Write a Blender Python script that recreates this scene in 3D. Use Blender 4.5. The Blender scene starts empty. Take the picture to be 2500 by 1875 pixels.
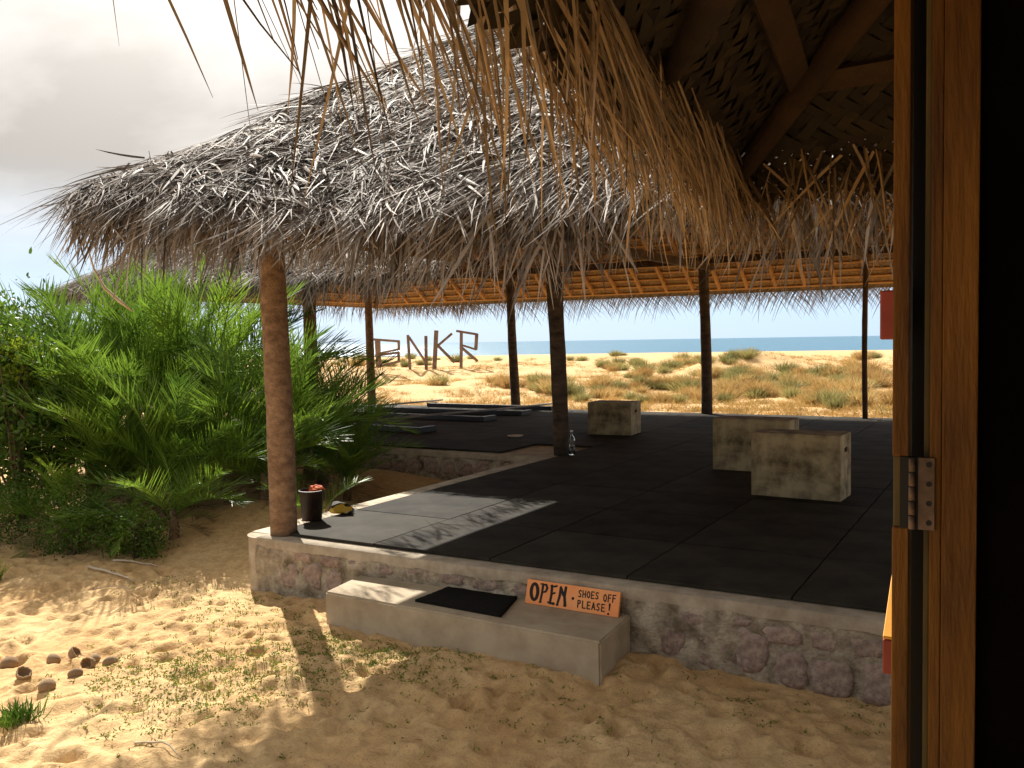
import bpy, bmesh, math, random
import numpy as np
from mathutils import Vector, Matrix
random.seed(5); RNG=np.random.default_rng(7)
C=bpy.context.scene; COL=C.collection
# ---------------------------------------------------------------- camera
CAM=np.array([5.10266,-5.03492,1.46605]); YAW,PIT,ROL=-.523120,-.048080,-.016286
FPX=2151.59/2500
fw=np.array([math.sin(YAW)*math.cos(PIT),math.cos(YAW)*math.cos(PIT),math.sin(PIT)])
rt=np.array([math.cos(YAW),-math.sin(YAW),0.]); up=np.cross(rt,fw)
rt2=rt*math.cos(ROL)+up*math.sin(ROL); up2=-rt*math.sin(ROL)+up*math.cos(ROL)
cd=bpy.data.cameras.new('camera'); cam=bpy.data.objects.new('camera',cd); COL.objects.link(cam)
cd.sensor_width=36; cd.lens=36*FPX; cd.clip_start=.05; cd.clip_end=40000
cam.matrix_world=Matrix(((rt2[0],up2[0],-fw[0],CAM[0]),(rt2[1],up2[1],-fw[1],CAM[1]),(rt2[2],up2[2],-fw[2],CAM[2]),(0,0,0,1)))
C.camera=cam
# ---------------------------------------------------------------- light
SUNDIR=np.array([-.77,.64,.80]); SUNDIR/=np.linalg.norm(SUNDIR)
W=bpy.data.worlds.new('World'); C.world=W; W.use_nodes=True; nt=W.node_tree; nt.nodes.clear()
def wn(t,**k):
    n=nt.nodes.new(t)
    for a,b in k.items(): setattr(n,a,b)
    return n
sky=wn('ShaderNodeTexSky',sky_type='NISHITA',sun_disc=False); sky.sun_elevation=math.asin(SUNDIR[2]); sky.sun_rotation=math.atan2(SUNDIR[0],SUNDIR[1])
sky.air_density=1; sky.dust_density=.6; sky.ozone_density=1.5
tc=wn('ShaderNodeTexCoord'); sep=wn('ShaderNodeSeparateXYZ'); nt.links.new(tc.outputs['Generated'],sep.inputs[0])
mp=wn('ShaderNodeMapping'); mp.inputs['Scale'].default_value=(1,1,2.2); nt.links.new(tc.outputs['Generated'],mp.inputs[0])
nz=wn('ShaderNodeTexNoise'); nz.inputs['Scale'].default_value=3.4; nz.inputs['Detail'].default_value=9; nz.inputs['Roughness'].default_value=.52; nz.inputs['Distortion'].default_value=.35
nt.links.new(mp.outputs[0],nz.inputs[0])
r1=wn('ShaderNodeMapRange'); r1.inputs[1].default_value=.38; r1.inputs[2].default_value=.62; nt.links.new(nz.outputs[0],r1.inputs[0])
cc=wn('ShaderNodeMix',data_type='RGBA'); cc.inputs[6].default_value=(1.75,1.56,1.36,1); cc.inputs[7].default_value=(3.0,2.83,2.6,1); nt.links.new(r1.outputs[0],cc.inputs[0])
el=wn('ShaderNodeMapRange',interpolation_type='SMOOTHSTEP'); el.inputs[1].default_value=.02; el.inputs[2].default_value=.20; el.inputs[3].default_value=.0; el.inputs[4].default_value=.93; nt.links.new(sep.outputs[2],el.inputs[0])
hz_=wn('ShaderNodeMix',data_type='RGBA'); hz_.inputs[0].default_value=.93; hz_.inputs[7].default_value=(1.75,2.42,3.25,1); nt.links.new(sky.outputs[0],hz_.inputs[6])
mx=wn('ShaderNodeMix',data_type='RGBA'); nt.links.new(el.outputs[0],mx.inputs[0]); nt.links.new(hz_.outputs[2],mx.inputs[6]); nt.links.new(cc.outputs[2],mx.inputs[7])
# hazy bright veil around the (hidden) sun
vn=wn('ShaderNodeVectorMath',operation='NORMALIZE'); nt.links.new(tc.outputs['Generated'],vn.inputs[0]); dt=wn('ShaderNodeVectorMath',operation='DOT_PRODUCT'); dt.inputs[1].default_value=tuple(SUNDIR); nt.links.new(vn.outputs[0],dt.inputs[0])
pw_=wn('ShaderNodeMath',operation='POWER',use_clamp=True); pw_.inputs[1].default_value=26; mxz=wn('ShaderNodeMath',operation='MAXIMUM'); mxz.inputs[1].default_value=0; nt.links.new(dt.outputs['Value'],mxz.inputs[0]); nt.links.new(mxz.outputs[0],pw_.inputs[0])
gl=wn('ShaderNodeVectorMath',operation='MULTIPLY_ADD'); gl.inputs[1].default_value=(7.0,6.6,6.0); nt.links.new(pw_.outputs[0],gl.inputs[0]); nt.links.new(mx.outputs[2],gl.inputs[2])
bg=wn('ShaderNodeBackground'); bg.inputs[1].default_value=.115; nt.links.new(gl.outputs[0],bg.inputs[0])
wo=wn('ShaderNodeOutputWorld'); nt.links.new(bg.outputs[0],wo.inputs[0])
sl=bpy.data.lights.new('sun','SUN'); sl.energy=3.5; sl.angle=math.radians(.6); sl.color=(1,.93,.82)
so=bpy.data.objects.new('sun',sl); COL.objects.link(so); so.rotation_euler=Vector(SUNDIR).to_track_quat('Z','Y').to_euler(); so.location=(-20,18,22)
vs=C.view_settings; vs.view_transform='Standard'; vs.look='None'; vs.exposure=1.5; vs.gamma=1; vs.use_curve_mapping=False
C.render.engine='CYCLES'; C.cycles.max_bounces=8; C.cycles.diffuse_bounces=5; C.cycles.glossy_bounces=3; C.cycles.transmission_bounces=8; C.cycles.transparent_max_bounces=8; C.cycles.sample_clamp_indirect=8
# ---------------------------------------------------------------- helpers
def tag(o,label=None,cat=None,group=None,kind=None):
    if label: o['label']=label
    if cat: o['category']=cat
    if group: o['group']=group
    if kind: o['kind']=kind
    return o
def link(o,parent=None):
    COL.objects.link(o)
    if parent: o.parent=parent
    return o
def empty(name,loc=(0,0,0),label=None,cat=None,group=None,kind=None):
    o=bpy.data.objects.new(name,None); o.location=loc; o.empty_display_size=.2; COL.objects.link(o); return tag(o,label,cat,group,kind)
def mesh_np(name,V,F,mat,shade=None,smooth=False):
    """V (n,3), F list of arrays (m,k) of equal k"""
    me=bpy.data.meshes.new(name); V=np.asarray(V,dtype=np.float32); F=np.asarray(F,dtype=np.int32)
    me.vertices.add(len(V)); me.vertices.foreach_set('co',V.ravel())
    k=F.shape[1]; me.loops.add(F.size); me.loops.foreach_set('vertex_index',F.ravel())
    me.polygons.add(len(F)); me.polygons.foreach_set('loop_start',np.arange(0,F.size,k,dtype=np.int32)); 
    try: me.polygons.foreach_set('loop_total',np.full(len(F),k,dtype=np.int32))
    except Exception: pass
    if smooth: me.polygons.foreach_set('use_smooth',np.ones(len(F),dtype=bool))
    if shade is not None:
        a=me.attributes.new('shade','FLOAT','POINT'); a.data.foreach_set('value',np.asarray(shade,dtype=np.float32))
    me.update(calc_edges=True); me.materials.append(mat); return me
def obj(name,me,parent=None,loc=None): 
    o=bpy.data.objects.new(name,me)
    if loc is not None: o.location=loc
    return link(o,parent)
class MB:
    """collects simple shapes into one mesh"""
    def __init__(s): s.bm=bmesh.new()
    def box(s,c,size,rot=None,bev=0):
        m=Matrix.Translation(Vector(c))@(rot.to_4x4() if rot is not None else Matrix.Identity(4))@Matrix.Diagonal((size[0],size[1],size[2],1))
        r=bmesh.ops.create_cube(s.bm,size=1,matrix=m)
        if bev: bmesh.ops.bevel(s.bm,geom=list({e for v in r['verts'] for e in v.link_edges}),offset=bev,segments=2,affect='EDGES',profile=.6)
        return s
    def beam(s,a,b,w,h,upv=(0,0,1),bev=0):
        a=Vector(a); b=Vector(b); d=(b-a); L=d.length; d.normalize(); u=Vector(upv); x=d.cross(u).normalized(); z=x.cross(d).normalized()
        rot=Matrix((x,d,z)).transposed(); return s.box((a+b)/2,(w,L,h),rot,bev)
    def tube(s,pts,rad,n=10,jit=0,cap=True):
        pts=[Vector(p) for p in pts]; rings=[]
        for i,p in enumerate(pts):
            d=(pts[min(i+1,len(pts)-1)]-pts[max(i-1,0)]).normalized()
            ref=Vector((0,0,1)) if abs(d.z)<.9 else Vector((1,0,0)); x=d.cross(ref).normalized(); y=d.cross(x)
            r=rad[i] if hasattr(rad,'__len__') else rad
            rings.append([s.bm.verts.new(p+(x*math.cos(2*math.pi*k/n)+y*math.sin(2*math.pi*k/n))*r*(1+random.uniform(-jit,jit))) for k in range(n)])
        for A,B in zip(rings,rings[1:]):
            for k in range(n): 
                f=s.bm.faces.new((A[k],A[(k+1)%n],B[(k+1)%n],B[k])); f.smooth=True
        if cap:
            s.bm.faces.new(rings[0]); s.bm.faces.new(rings[-1][::-1])
        return s
    def lathe(s,prof,c=(0,0,0),n=20,cap=True):
        rings=[[s.bm.verts.new((c[0]+r*math.cos(2*math.pi*k/n),c[1]+r*math.sin(2*math.pi*k/n),c[2]+z)) for k in range(n)] for r,z in prof]
        for A,B in zip(rings,rings[1:]):
            for k in range(n):
                f=s.bm.faces.new((A[k],A[(k+1)%n],B[(k+1)%n],B[k])); f.smooth=True
        if cap: s.bm.faces.new(rings[0]); s.bm.faces.new(rings[-1][::-1])
        return s
    def poly(s,pts): s.bm.faces.new([s.bm.verts.new(p) for p in pts]); return s
    def mesh(s,name,mat,fix=True):
        if fix: bmesh.ops.recalc_face_normals(s.bm,faces=s.bm.faces)
        me=bpy.data.meshes.new(name); s.bm.to_mesh(me); s.bm.free(); me.materials.append(mat); return me
    def build(s,name,mat,parent=None,loc=None): return obj(name,s.mesh(name,mat),parent,loc)
# value noise
_L=np.random.default_rng(3).random((256,256))
def vnoise(x,y,sc=1.,o=0):
    x=np.asarray(x)/sc+17.3*o+100; y=np.asarray(y)/sc+9.1*o+100; xi=np.floor(x).astype(int); yi=np.floor(y).astype(int); fx=x-xi; fy=y-yi
    fx=fx*fx*(3-2*fx); fy=fy*fy*(3-2*fy); g=lambda a,b:_L[a%256,b%256]
    return (g(xi,yi)*(1-fx)+g(xi+1,yi)*fx)*(1-fy)+(g(xi,yi+1)*(1-fx)+g(xi+1,yi+1)*fx)*fy-.5
def sst(x,a,b): t=np.clip((x-a)/(b-a),0,1); return t*t*(3-2*t)
# ---------------------------------------------------------------- materials
def M(name,c1,c2=None,rough=.85,scale=8,bump=0.,bscale=None,attr=False,trans=0,tcol=None,spec=.3,metal=0,stretch=None,detail=6,objrand=0,lo=.35,hi=.65,coord='Object',transm=0,bdist=.02):
    m=bpy.data.materials.new(name); m.use_nodes=True; t=m.node_tree; N=t.nodes; Lk=t.links; p=N['Principled BSDF']
    p.inputs['Roughness'].default_value=rough; p.inputs['Specular IOR Level'].default_value=spec; p.inputs['Metallic'].default_value=metal; p.inputs['Transmission Weight'].default_value=transm
    col=None
    t1=N.new('ShaderNodeTexCoord'); vec=t1.outputs[coord]
    if stretch:
        q=N.new('ShaderNodeMapping'); q.inputs['Scale'].default_value=stretch; Lk.new(vec,q.inputs[0]); vec=q.outputs[0]
    if c2:
        mixn=N.new('ShaderNodeMix'); mixn.data_type='RGBA'; mixn.inputs[6].default_value=(*c1,1); mixn.inputs[7].default_value=(*c2,1)
        n=N.new('ShaderNodeTexNoise'); n.inputs['Scale'].default_value=scale; n.inputs['Detail'].default_value=detail; n.inputs['Roughness'].default_value=.62; Lk.new(vec,n.inputs[0])
        r=N.new('ShaderNodeMapRange'); r.inputs[1].default_value=lo; r.inputs[2].default_value=hi; Lk.new(n.outputs[0],r.inputs[0])
        fac=r.outputs[0]
        if attr:
            a=N.new('ShaderNodeAttribute'); a.attribute_name='shade'; ad=N.new('ShaderNodeMath'); ad.operation='MULTIPLY_ADD'; ad.inputs[1].default_value=.3; Lk.new(r.outputs[0],ad.inputs[0]); 
            b=N.new('ShaderNodeMath'); b.operation='SUBTRACT'; b.inputs[1].default_value=.15; Lk.new(a.outputs['Fac'],b.inputs[0]); Lk.new(b.outputs[0],ad.inputs[2]); ad.use_clamp=True; fac=ad.outputs[0]
        if objrand:
            oi=N.new('ShaderNodeObjectInfo'); ad=N.new('ShaderNodeMath'); ad.operation='MULTIPLY_ADD'; ad.inputs[1].default_value=objrand; Lk.new(oi.outputs['Random'],ad.inputs[0]); 
            s2=N.new('ShaderNodeMath'); s2.operation='MULTIPLY_ADD'; s2.inputs[1].default_value=1-objrand; s2.inputs[2].default_value=0; Lk.new(fac,s2.inputs[0]); Lk.new(s2.outputs[0],ad.inputs[2]); ad.use_clamp=True; fac=ad.outputs[0]
        Lk.new(fac,mixn.inputs[0]); col=mixn.outputs[2]; Lk.new(col,p.inputs['Base Color'])
    else: p.inputs['Base Color'].default_value=(*c1,1)
    if bump:
        n2=N.new('ShaderNodeTexNoise'); n2.inputs['Scale'].default_value=bscale or scale*3; n2.inputs['Detail'].default_value=8; n2.inputs['Roughness'].default_value=.6; Lk.new(vec,n2.inputs[0])
        b=N.new('ShaderNodeBump'); b.inputs['Strength'].default_value=bump; b.inputs['Distance'].default_value=bdist; Lk.new(n2.outputs[0],b.inputs['Height']); Lk.new(b.outputs[0],p.inputs['Normal'])
    if trans:
        tr=N.new('ShaderNodeBsdfTranslucent'); ms=N.new('ShaderNodeMixShader'); ms.inputs[0].default_value=trans
        if tcol: tr.inputs[0].default_value=(*tcol,1)
        elif col: Lk.new(col,tr.inputs[0])
        Lk.new(p.outputs[0],ms.inputs[1]); Lk.new(tr.outputs[0],ms.inputs[2]); Lk.new(ms.outputs[0],N['Material Output'].inputs[0])
    return m
m_thatch=M('weathered_thatch',(.035,.027,.021),(.42,.36,.31),rough=.7,scale=14,attr=True,spec=.15,trans=.08,objrand=.0)
m_thatchbase=M('thatch_bed',(.03,.024,.02),(.12,.10,.08),rough=.9,scale=30,bump=.8,bscale=40)
m_under=M('woven_underside',(.20,.11,.045),(.42,.26,.11),rough=.75,scale=18,bump=.6,bscale=60,stretch=(1,1,1))
m_brown=M('dry_brown_leaf',(.035,.018,.007),(.40,.25,.11),rough=.5,scale=14,attr=True,spec=.5,trans=.07)
m_brown1=M('dry_brown_leaf_single',(.028,.014,.006),(.33,.20,.09),rough=.5,scale=6,objrand=.75,spec=.5,trans=.05)
m_thatch1=M('weathered_leaf_single',(.05,.04,.03),(.44,.39,.35),rough=.65,scale=6,objrand=.75,spec=.2,trans=.08)
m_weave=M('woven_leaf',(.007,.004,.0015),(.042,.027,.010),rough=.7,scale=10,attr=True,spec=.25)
m_rafter=M('rafter_timber',(.42,.20,.06),(.62,.34,.12),rough=.65,scale=3,stretch=(6,6,1),bump=.2,objrand=.4)
m_beam=M('dark_beam',(.05,.028,.014),(.11,.06,.03),rough=.8,scale=4,bump=.4)
m_log=M('log_rafter',(.022,.011,.004),(.065,.032,.010),rough=.8,scale=5,bump=.5,objrand=.3)
m_post=M('palm_trunk',(.13,.075,.045),(.38,.25,.155),rough=.9,scale=7,stretch=(1.6,1.6,2.5),bump=1,bscale=30,bdist=.015,objrand=.3)
m_postshade=M('shaded_palm_trunk',(.05,.035,.024),(.14,.10,.07),rough=.9,scale=5,stretch=(1,1,2.5),bump=.7,bscale=38,bdist=.015)  # darker copy of the trunk, shade under the roof painted into its colour
m_rubber=M('black_rubber',(.010,.009,.0075),(.075,.066,.050),rough=.82,scale=2.4,bump=.25,bscale=240,bdist=.002,spec=.09,objrand=.35,lo=.38,hi=.8,coord='Object')
m_conc=M('smooth_concrete',(.34,.27,.185),(.48,.40,.285),rough=.9,scale=4,bump=.25,bscale=60,bdist=.006)
m_cap=M('cement_cap',(.31,.255,.185),(.48,.41,.315),rough=.92,scale=7,bump=.4,bscale=45,bdist=.01)
m_mortar=M('rough_mortar',(.17,.135,.09),(.54,.47,.36),rough=.95,scale=7,bump=1,bscale=34,bdist=.03,lo=.36,hi=.62)
m_stone=M('granite_stone',(.19,.135,.115),(.48,.37,.30),rough=.9,scale=26,bump=.9,bscale=45,bdist=.015,objrand=.3,detail=3)
m_ply=M('plywood_box',(.10,.07,.032),(.46,.37,.21),rough=.75,scale=5,bump=.15,lo=.33,hi=.6,coord='Object')
m_black=M('black_paint',(.004,.004,.004),rough=.5,spec=.25)
m_steel=M('black_steel',(.010,.010,.010),(.035,.032,.03),rough=.4,scale=20,spec=.5)
m_pole=M('grey_pole',(.30,.28,.25),(.42,.40,.36),rough=.5,scale=10)
m_white=M('white_plastic',(.8,.78,.72),rough=.5)
m_door=M('orange_timber',(.050,.017,.0008),(.17,.068,.004),rough=.55,scale=3.2,stretch=(6,6,.8),bump=.35,bscale=24,spec=.2,lo=.3,hi=.7)
m_olive=M('olive_timber',(.045,.032,.008),(.09,.06,.015),rough=.7,scale=5,stretch=(6,6,1))
m_unlitwall=M('unlit_wall_black',(.0012,.0008,.0006),(.003,.002,.0012),rough=.95,spec=.03,scale=4)  # near-black colour stands in for the unlit hut interior
m_hinge=M('worn_brass',(.07,.045,.025),(.16,.10,.075),rough=.55,scale=25,metal=.15,spec=.25)
m_red=M('red_box_paint',(.22,.035,.02),(.30,.05,.03),rough=.5,scale=10)
m_yel=M('yellow_orange_paint',(.60,.24,.02),(.72,.33,.04),rough=.5,scale=8)
m_sign=M('orange_sign_paint',(.95,.32,.10),(.98,.42,.16),rough=.6,scale=4)
m_ink=M('black_sign_paint',(.022,.018,.016),rough=.7)
m_matb=M('black_coir',(.010,.009,.008),(.02,.018,.016),rough=1,scale=60,bump=1,bscale=300,bdist=.01,spec=.1)
m_plank=M('driftwood',(.12,.075,.05),(.26,.17,.12),rough=.85,scale=4,objrand=.3)
m_palm=M('palm_leaflet',(.04,.10,.012),(.24,.38,.04),rough=.42,scale=1.3,spec=.35,trans=.42,objrand=.55)
m_palmdry=M('dry_palm_leaflet',(.16,.11,.05),(.36,.27,.14),rough=.6,scale=3,trans=.25,objrand=.5)
m_leaf=M('shrub_leaf',(.03,.07,.01),(.10,.19,.02),rough=.5,scale=3,trans=.4)
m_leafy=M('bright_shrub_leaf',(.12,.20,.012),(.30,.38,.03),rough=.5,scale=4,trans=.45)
m_duneg=M('dune_shrub_green',(.17,.17,.06),(.40,.36,.14),rough=.7,scale=3,trans=.35,objrand=.6,attr=False)
m_duner=M('dune_shrub_rust',(.36,.21,.07),(.58,.43,.18),rough=.7,scale=3,trans=.35,objrand=.6)
m_bark=M('shrub_stem',(.10,.07,.04),(.2,.14,.09),rough=.9,scale=10)
m_husk=M('coconut_husk',(.20,.12,.065),(.48,.34,.20),rough=.9,scale=12,stretch=(3,3,1),bump=.5,objrand=.3)
m_huskin=M('husk_inside',(.05,.02,.01),(.14,.07,.03),rough=.95,scale=15,bump=.5)
m_twig=M('pale_twig',(.42,.34,.24),(.6,.52,.4),rough=.8,scale=8)
m_weed=M('ground_weed',(.08,.11,.02),(.30,.34,.06),rough=.6,scale=5,trans=.3,attr=True)
m_bucket=M('dark_bucket',(.012,.010,.009),(.05,.03,.02),rough=.5,scale=9)
m_redcloth=M('red_cloth',(.50,.05,.02),(.62,.16,.03),rough=.8,scale=15)
m_bag=M('black_yellow_bag',(.012,.010,.006),(.55,.36,.03),rough=.3,scale=7,lo=.54,hi=.56,detail=1,spec=.6)
def glassmat():
    m=bpy.data.materials.new('clear_glass'); m.use_nodes=True; p=m.node_tree.nodes['Principled BSDF']; p.inputs['Base Color'].default_value=(.95,.98,.97,1); p.inputs['Roughness'].default_value=.02; p.inputs['Transmission Weight'].default_value=1; p.inputs['IOR'].default_value=1.45; return m
m_glass=glassmat()
# sand: real-world sand colour, fine grain and clumps
def sandmat():
    m=bpy.data.materials.new('sand'); m.use_nodes=True; t=m.node_tree; N=t.nodes; Lk=t.links; p=N['Principled BSDF']; p.inputs['Roughness'].default_value=.95; p.inputs['Specular IOR Level'].default_value=.15
    tc=N.new('ShaderNodeTexCoord')
    def noise(s,d=6,r=.6):
        n=N.new('ShaderNodeTexNoise'); n.inputs['Scale'].default_value=s; n.inputs['Detail'].default_value=d; n.inputs['Roughness'].default_value=r; Lk.new(tc.outputs['Object'],n.inputs[0]); return n.outputs[0]
    def mix(f,a,b):
        x=N.new('ShaderNodeMix'); x.data_type='RGBA'; Lk.new(f,x.inputs[0])
        for s,v in ((6,a),(7,b)):
            if isinstance(v,tuple): x.inputs[s].default_value=(*v,1)
            else: Lk.new(v,x.inputs[s])
        return x.outputs[2]
    def rng(f,a,b,c=0,d=1):
        x=N.new('ShaderNodeMapRange'); x.inputs[1].default_value=a; x.inputs[2].default_value=b; x.inputs[3].default_value=c; x.inputs[4].default_value=d; Lk.new(f,x.inputs[0]); return x.outputs[0]
    base=mix(rng(noise(1.1),.35,.65),(.60,.38,.17),(.70,.50,.26))
    c=mix(rng(noise(14,5),.40,.62,0,.5),base,(.40,.25,.12))
    c=mix(rng(noise(95,3,.7),.56,.70,0,.65),c,(.20,.13,.07))     # dark grains and debris
    Lk.new(c,p.inputs['Base Color'])
    b1=N.new('ShaderNodeBump'); b1.inputs['Strength'].default_value=.75; b1.inputs['Distance'].default_value=.045; Lk.new(noise(9,8,.62),b1.inputs['Height'])
    b2=N.new('ShaderNodeBump'); b2.inputs['Strength'].default_value=.5; b2.inputs['Distance'].default_value=.006; Lk.new(noise(110,5,.7),b2.inputs['Height']); Lk.new(b1.outputs[0],b2.inputs['Normal']); Lk.new(b2.outputs[0],p.inputs['Normal'])
    return m
m_sand=sandmat()
# ---------------------------------------------------------------- terrain
PITS=[]
for k in range(1500):
    PITS.append((RNG.uniform(-3.5,6.2),RNG.uniform(-3.6,-.15),RNG.uniform(.03,.10),RNG.uniform(.008,.034),RNG.uniform(0,3.14),RNG.uniform(.5,1)))
def terr0(x,y):
    x=np.asarray(x,float); y=np.asarray(y,float)
    z=-.45+.02*vnoise(x,y,1.7,1)*2
    # rise under the bushes on the left
    z=z+.30*np.exp(-(((x+1.5)/1.0)**2+((y-1.5)/1.1)**2))*sst(-x,.15,.8)+.12*sst(y,-.3,2.)*sst(-x,1.,3.)
    z=z+.05*np.exp(-(((x-3.0)/.9)**2+((y+.3)/.5)**2))+.03*np.exp(-(((x-2.6)/.9)**2+((y+.7)/.3)**2))-.02*sst(x,3.8,5.)
    far=sst(y,11.2,12.6)
    d=np.maximum(y-12,0); side=sst(-x,9.5,12.5)*sst(y,3,9); far=np.maximum(far,side)
    r=np.hypot(x-5,y+5)
    prof=-.10+.34*sst(r,22,46)-1.35*sst(r,60,190)-.6*sst(r,200,320)
    bumps=(.55*vnoise(x,y,9,2)+.5*vnoise(x,y,4.2,3)+.2*vnoise(x,y,1.6,4))*(sst(r,18,30)*(1-sst(r,52,75)))+.07*vnoise(x,y,.7,5)*(1-sst(r,40,80))+.05*vnoise(x,y,6,6)*sst(r,60,90)*(1-sst(r,150,185))
    # tall dune seen between the back posts
    bumps=bumps+.98*np.exp(-(((x+4.2)/2.3)**2+((y-31)/3.5)**2))
    # dune under the plank letters
    bumps=bumps*(1-.85*np.exp(-(((x+19)/7)**2+((y-33)/6)**2)))
    zf=prof+bumps
    return z*(1-far)+zf*far
xs=np.concatenate([-3000*np.ones(1),-np.geomspace(1500,110,14),np.arange(-100,-46,1.0),np.arange(-46,-8,.28),np.arange(-8,-2.6,.12),np.arange(-2.6,6.0,.026),np.arange(6.0,20,.5),np.geomspace(20,3000,16)])
ys=np.concatenate([-np.geomspace(400,6,12),np.arange(-5,-3.0,.12),np.arange(-3.0,-.05,.024),np.arange(-.05,11,.14),np.arange(11,50,.22),np.arange(50,75,1.),np.geomspace(76,400,36)])
X,Y=np.meshgrid(xs,ys); Z=terr0(X,Y)
for (px,py,r,dep,a,e) in PITS:
    i0,i1=np.searchsorted(xs,[px-3*r,px+3*r]); j0,j1=np.searchsorted(ys,[py-3*r,py+3*r])
    xx=X[j0:j1,i0:i1]-px; yy=Y[j0:j1,i0:i1]-py; u=(xx*math.cos(a)+yy*math.sin(a))/r; v=(-xx*math.sin(a)+yy*math.cos(a))/(r*e); q=u*u+v*v
    Z[j0:j1,i0:i1]+=dep*(-np.exp(-q)+.45*np.exp(-(np.sqrt(q)-1.6)**2*4))
nearm=((Y<0)&(Y>-3.2)&(X>-3)&(X<6.2)); Z+=np.where(nearm,.045*vnoise(X,Y,.45,7)+(.5+2*np.clip(vnoise(X,Y,.9,19)+.2,0,1))*(.015*vnoise(X,Y,.14,8)+.013*vnoise(X+.3*vnoise(X,Y,.3,18),Y,.06,9)),0)*sst(-Y,0,.25)
nx,ny=len(xs),len(ys); idx=np.arange(nx*ny).reshape(ny,nx)
F=np.stack([idx[:-1,:-1],idx[:-1,1:],idx[1:,1:],idx[1:,:-1]],-1).reshape(-1,4)
g=obj('ground',mesh_np('ground',np.stack([X,Y,Z],-1).reshape(-1,3),F,m_sand,smooth=True)); tag(g,'golden beach sand with footprints, dunes and shore',kind='structure')
def gz(x,y):
    i=min(max(np.searchsorted(xs,x),1),nx-1); j=min(max(np.searchsorted(ys,y),1),ny-1)
    tx=(x-xs[i-1])/(xs[i]-xs[i-1]); ty=(y-ys[j-1])/(ys[j]-ys[j-1])
    return float((Z[j-1,i-1]*(1-tx)+Z[j-1,i]*tx)*(1-ty)+(Z[j,i-1]*(1-tx)+Z[j,i]*tx)*ty)
# sea
def seamat():
    m=bpy.data.materials.new('sea_water'); m.use_nodes=True; t=m.node_tree; N=t.nodes; p=N['Principled BSDF']; p.inputs['Base Color'].default_value=(.03,.15,.26,1); p.inputs['Roughness'].default_value=.3; p.inputs['Specular IOR Level'].default_value=.22
    tc=N.new('ShaderNodeTexCoord'); mp=N.new('ShaderNodeMapping'); mp.inputs['Scale'].default_value=(.35,1,1); t.links.new(tc.outputs['Object'],mp.inputs[0])
    n=N.new('ShaderNodeTexNoise'); n.inputs['Scale'].default_value=.9; n.inputs['Detail'].default_value=6; t.links.new(mp.outputs[0],n.inputs[0])
    b=N.new('ShaderNodeBump'); b.inputs['Strength'].default_value=1; b.inputs['Distance'].default_value=.5; t.links.new(n.outputs[0],b.inputs['Height']); t.links.new(b.outputs[0],p.inputs['Normal']); 
    return m
s=obj('sea',mesh_np('sea',[(-16000,120,-.8),(16000,120,-.8),(16000,20000,-.8),(-16000,20000,-.8)],[[0,1,2,3]],seamat())); tag(s,'blue sea glittering along the horizon',kind='structure')
# ---------------------------------------------------------------- ribbons (thatch strips)
def ribbons(P,D,S,L,Wd,bend,curl,k=4,shade=None,taper=.25,stiff=None):
    """batch of curved tapering leaf strips: P start, D direction, S width direction"""
    n=len(P); L=np.broadcast_to(L,(n,)); Wd=np.broadcast_to(Wd,(n,)); bend=np.broadcast_to(bend,(n,)); curl=np.broadcast_to(curl,(n,))
    V=np.zeros((n,k+1,2,3)); p=P.copy(); 
    for s in range(k+1):
        f=s/k; w=Wd*(1-(1-taper)*f**1.6)*(1 if s else .75)
        if s==k: w=Wd*.08
        V[:,s,0]=p-S*(w/2)[:,None]; V[:,s,1]=p+S*(w/2)[:,None]
        d=D+np.array([0,0,-1.])*(bend*f)[:,None]+S*(curl*f)[:,None]; d/=np.linalg.norm(d,axis=1,keepdims=True); p=p+d*(L/k)[:,None]
    base=(np.arange(n)*(k+1)*2)[:,None,None]; s_=(np.arange(k)*2)[None,:,None]; F=(base+s_+np.array([0,1,3,2])[None,None,:]).reshape(-1,4)
    sh=None if shade is None else np.repeat(shade,(k+1)*2)
    return V.reshape(-1,3),F,sh
def merge(lst):
    Vs,Fs,Ss=[],[],[]; o=0
    for V,F,s in lst: Vs.append(V); Fs.append(F+o); Ss.append(s if s is not None else np.full(len(V),.5)); o+=len(V)
    return np.concatenate(Vs),np.concatenate(Fs),np.concatenate(Ss)
def nrm(v): return v/np.linalg.norm(v,axis=-1,keepdims=True)
# ---------------------------------------------------------------- pavilion platform
GAP=.0055
plat=MB()
# L-shaped concrete slab core
def prism(mb,pts,z0,z1):
    b=[mb.bm.verts.new((x,y,z0)) for x,y in pts]; t=[mb.bm.verts.new((x,y,z1)) for x,y in pts]; n=len(pts)
    mb.bm.faces.new(b[::-1]); mb.bm.faces.new(t)
    for i in range(n): mb.bm.faces.new((b[i],b[(i+1)%n],t[(i+1)%n],t[i]))
arc=[(-.16+.14*(1-math.cos(a)) , -.04-.14*math.sin(a)+.14) for a in np.linspace(0,math.pi/2,6)]
arc=[(-.22,.06),(-.215,.0),(-.19,-.05),(-.15,-.085),(-.10,-.105),(-.04,-.112)]
outline=arc+[(7.6,-.112),(7.6,11.95),(-9.2,11.95),(-9.2,4.93),(-.24,4.93)]
prism(plat,outline,-.9,-.03)
platform=plat.build('platform',m_conc); tag(platform,'raised L-shaped concrete platform floored with black rubber tiles',kind='structure')
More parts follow.
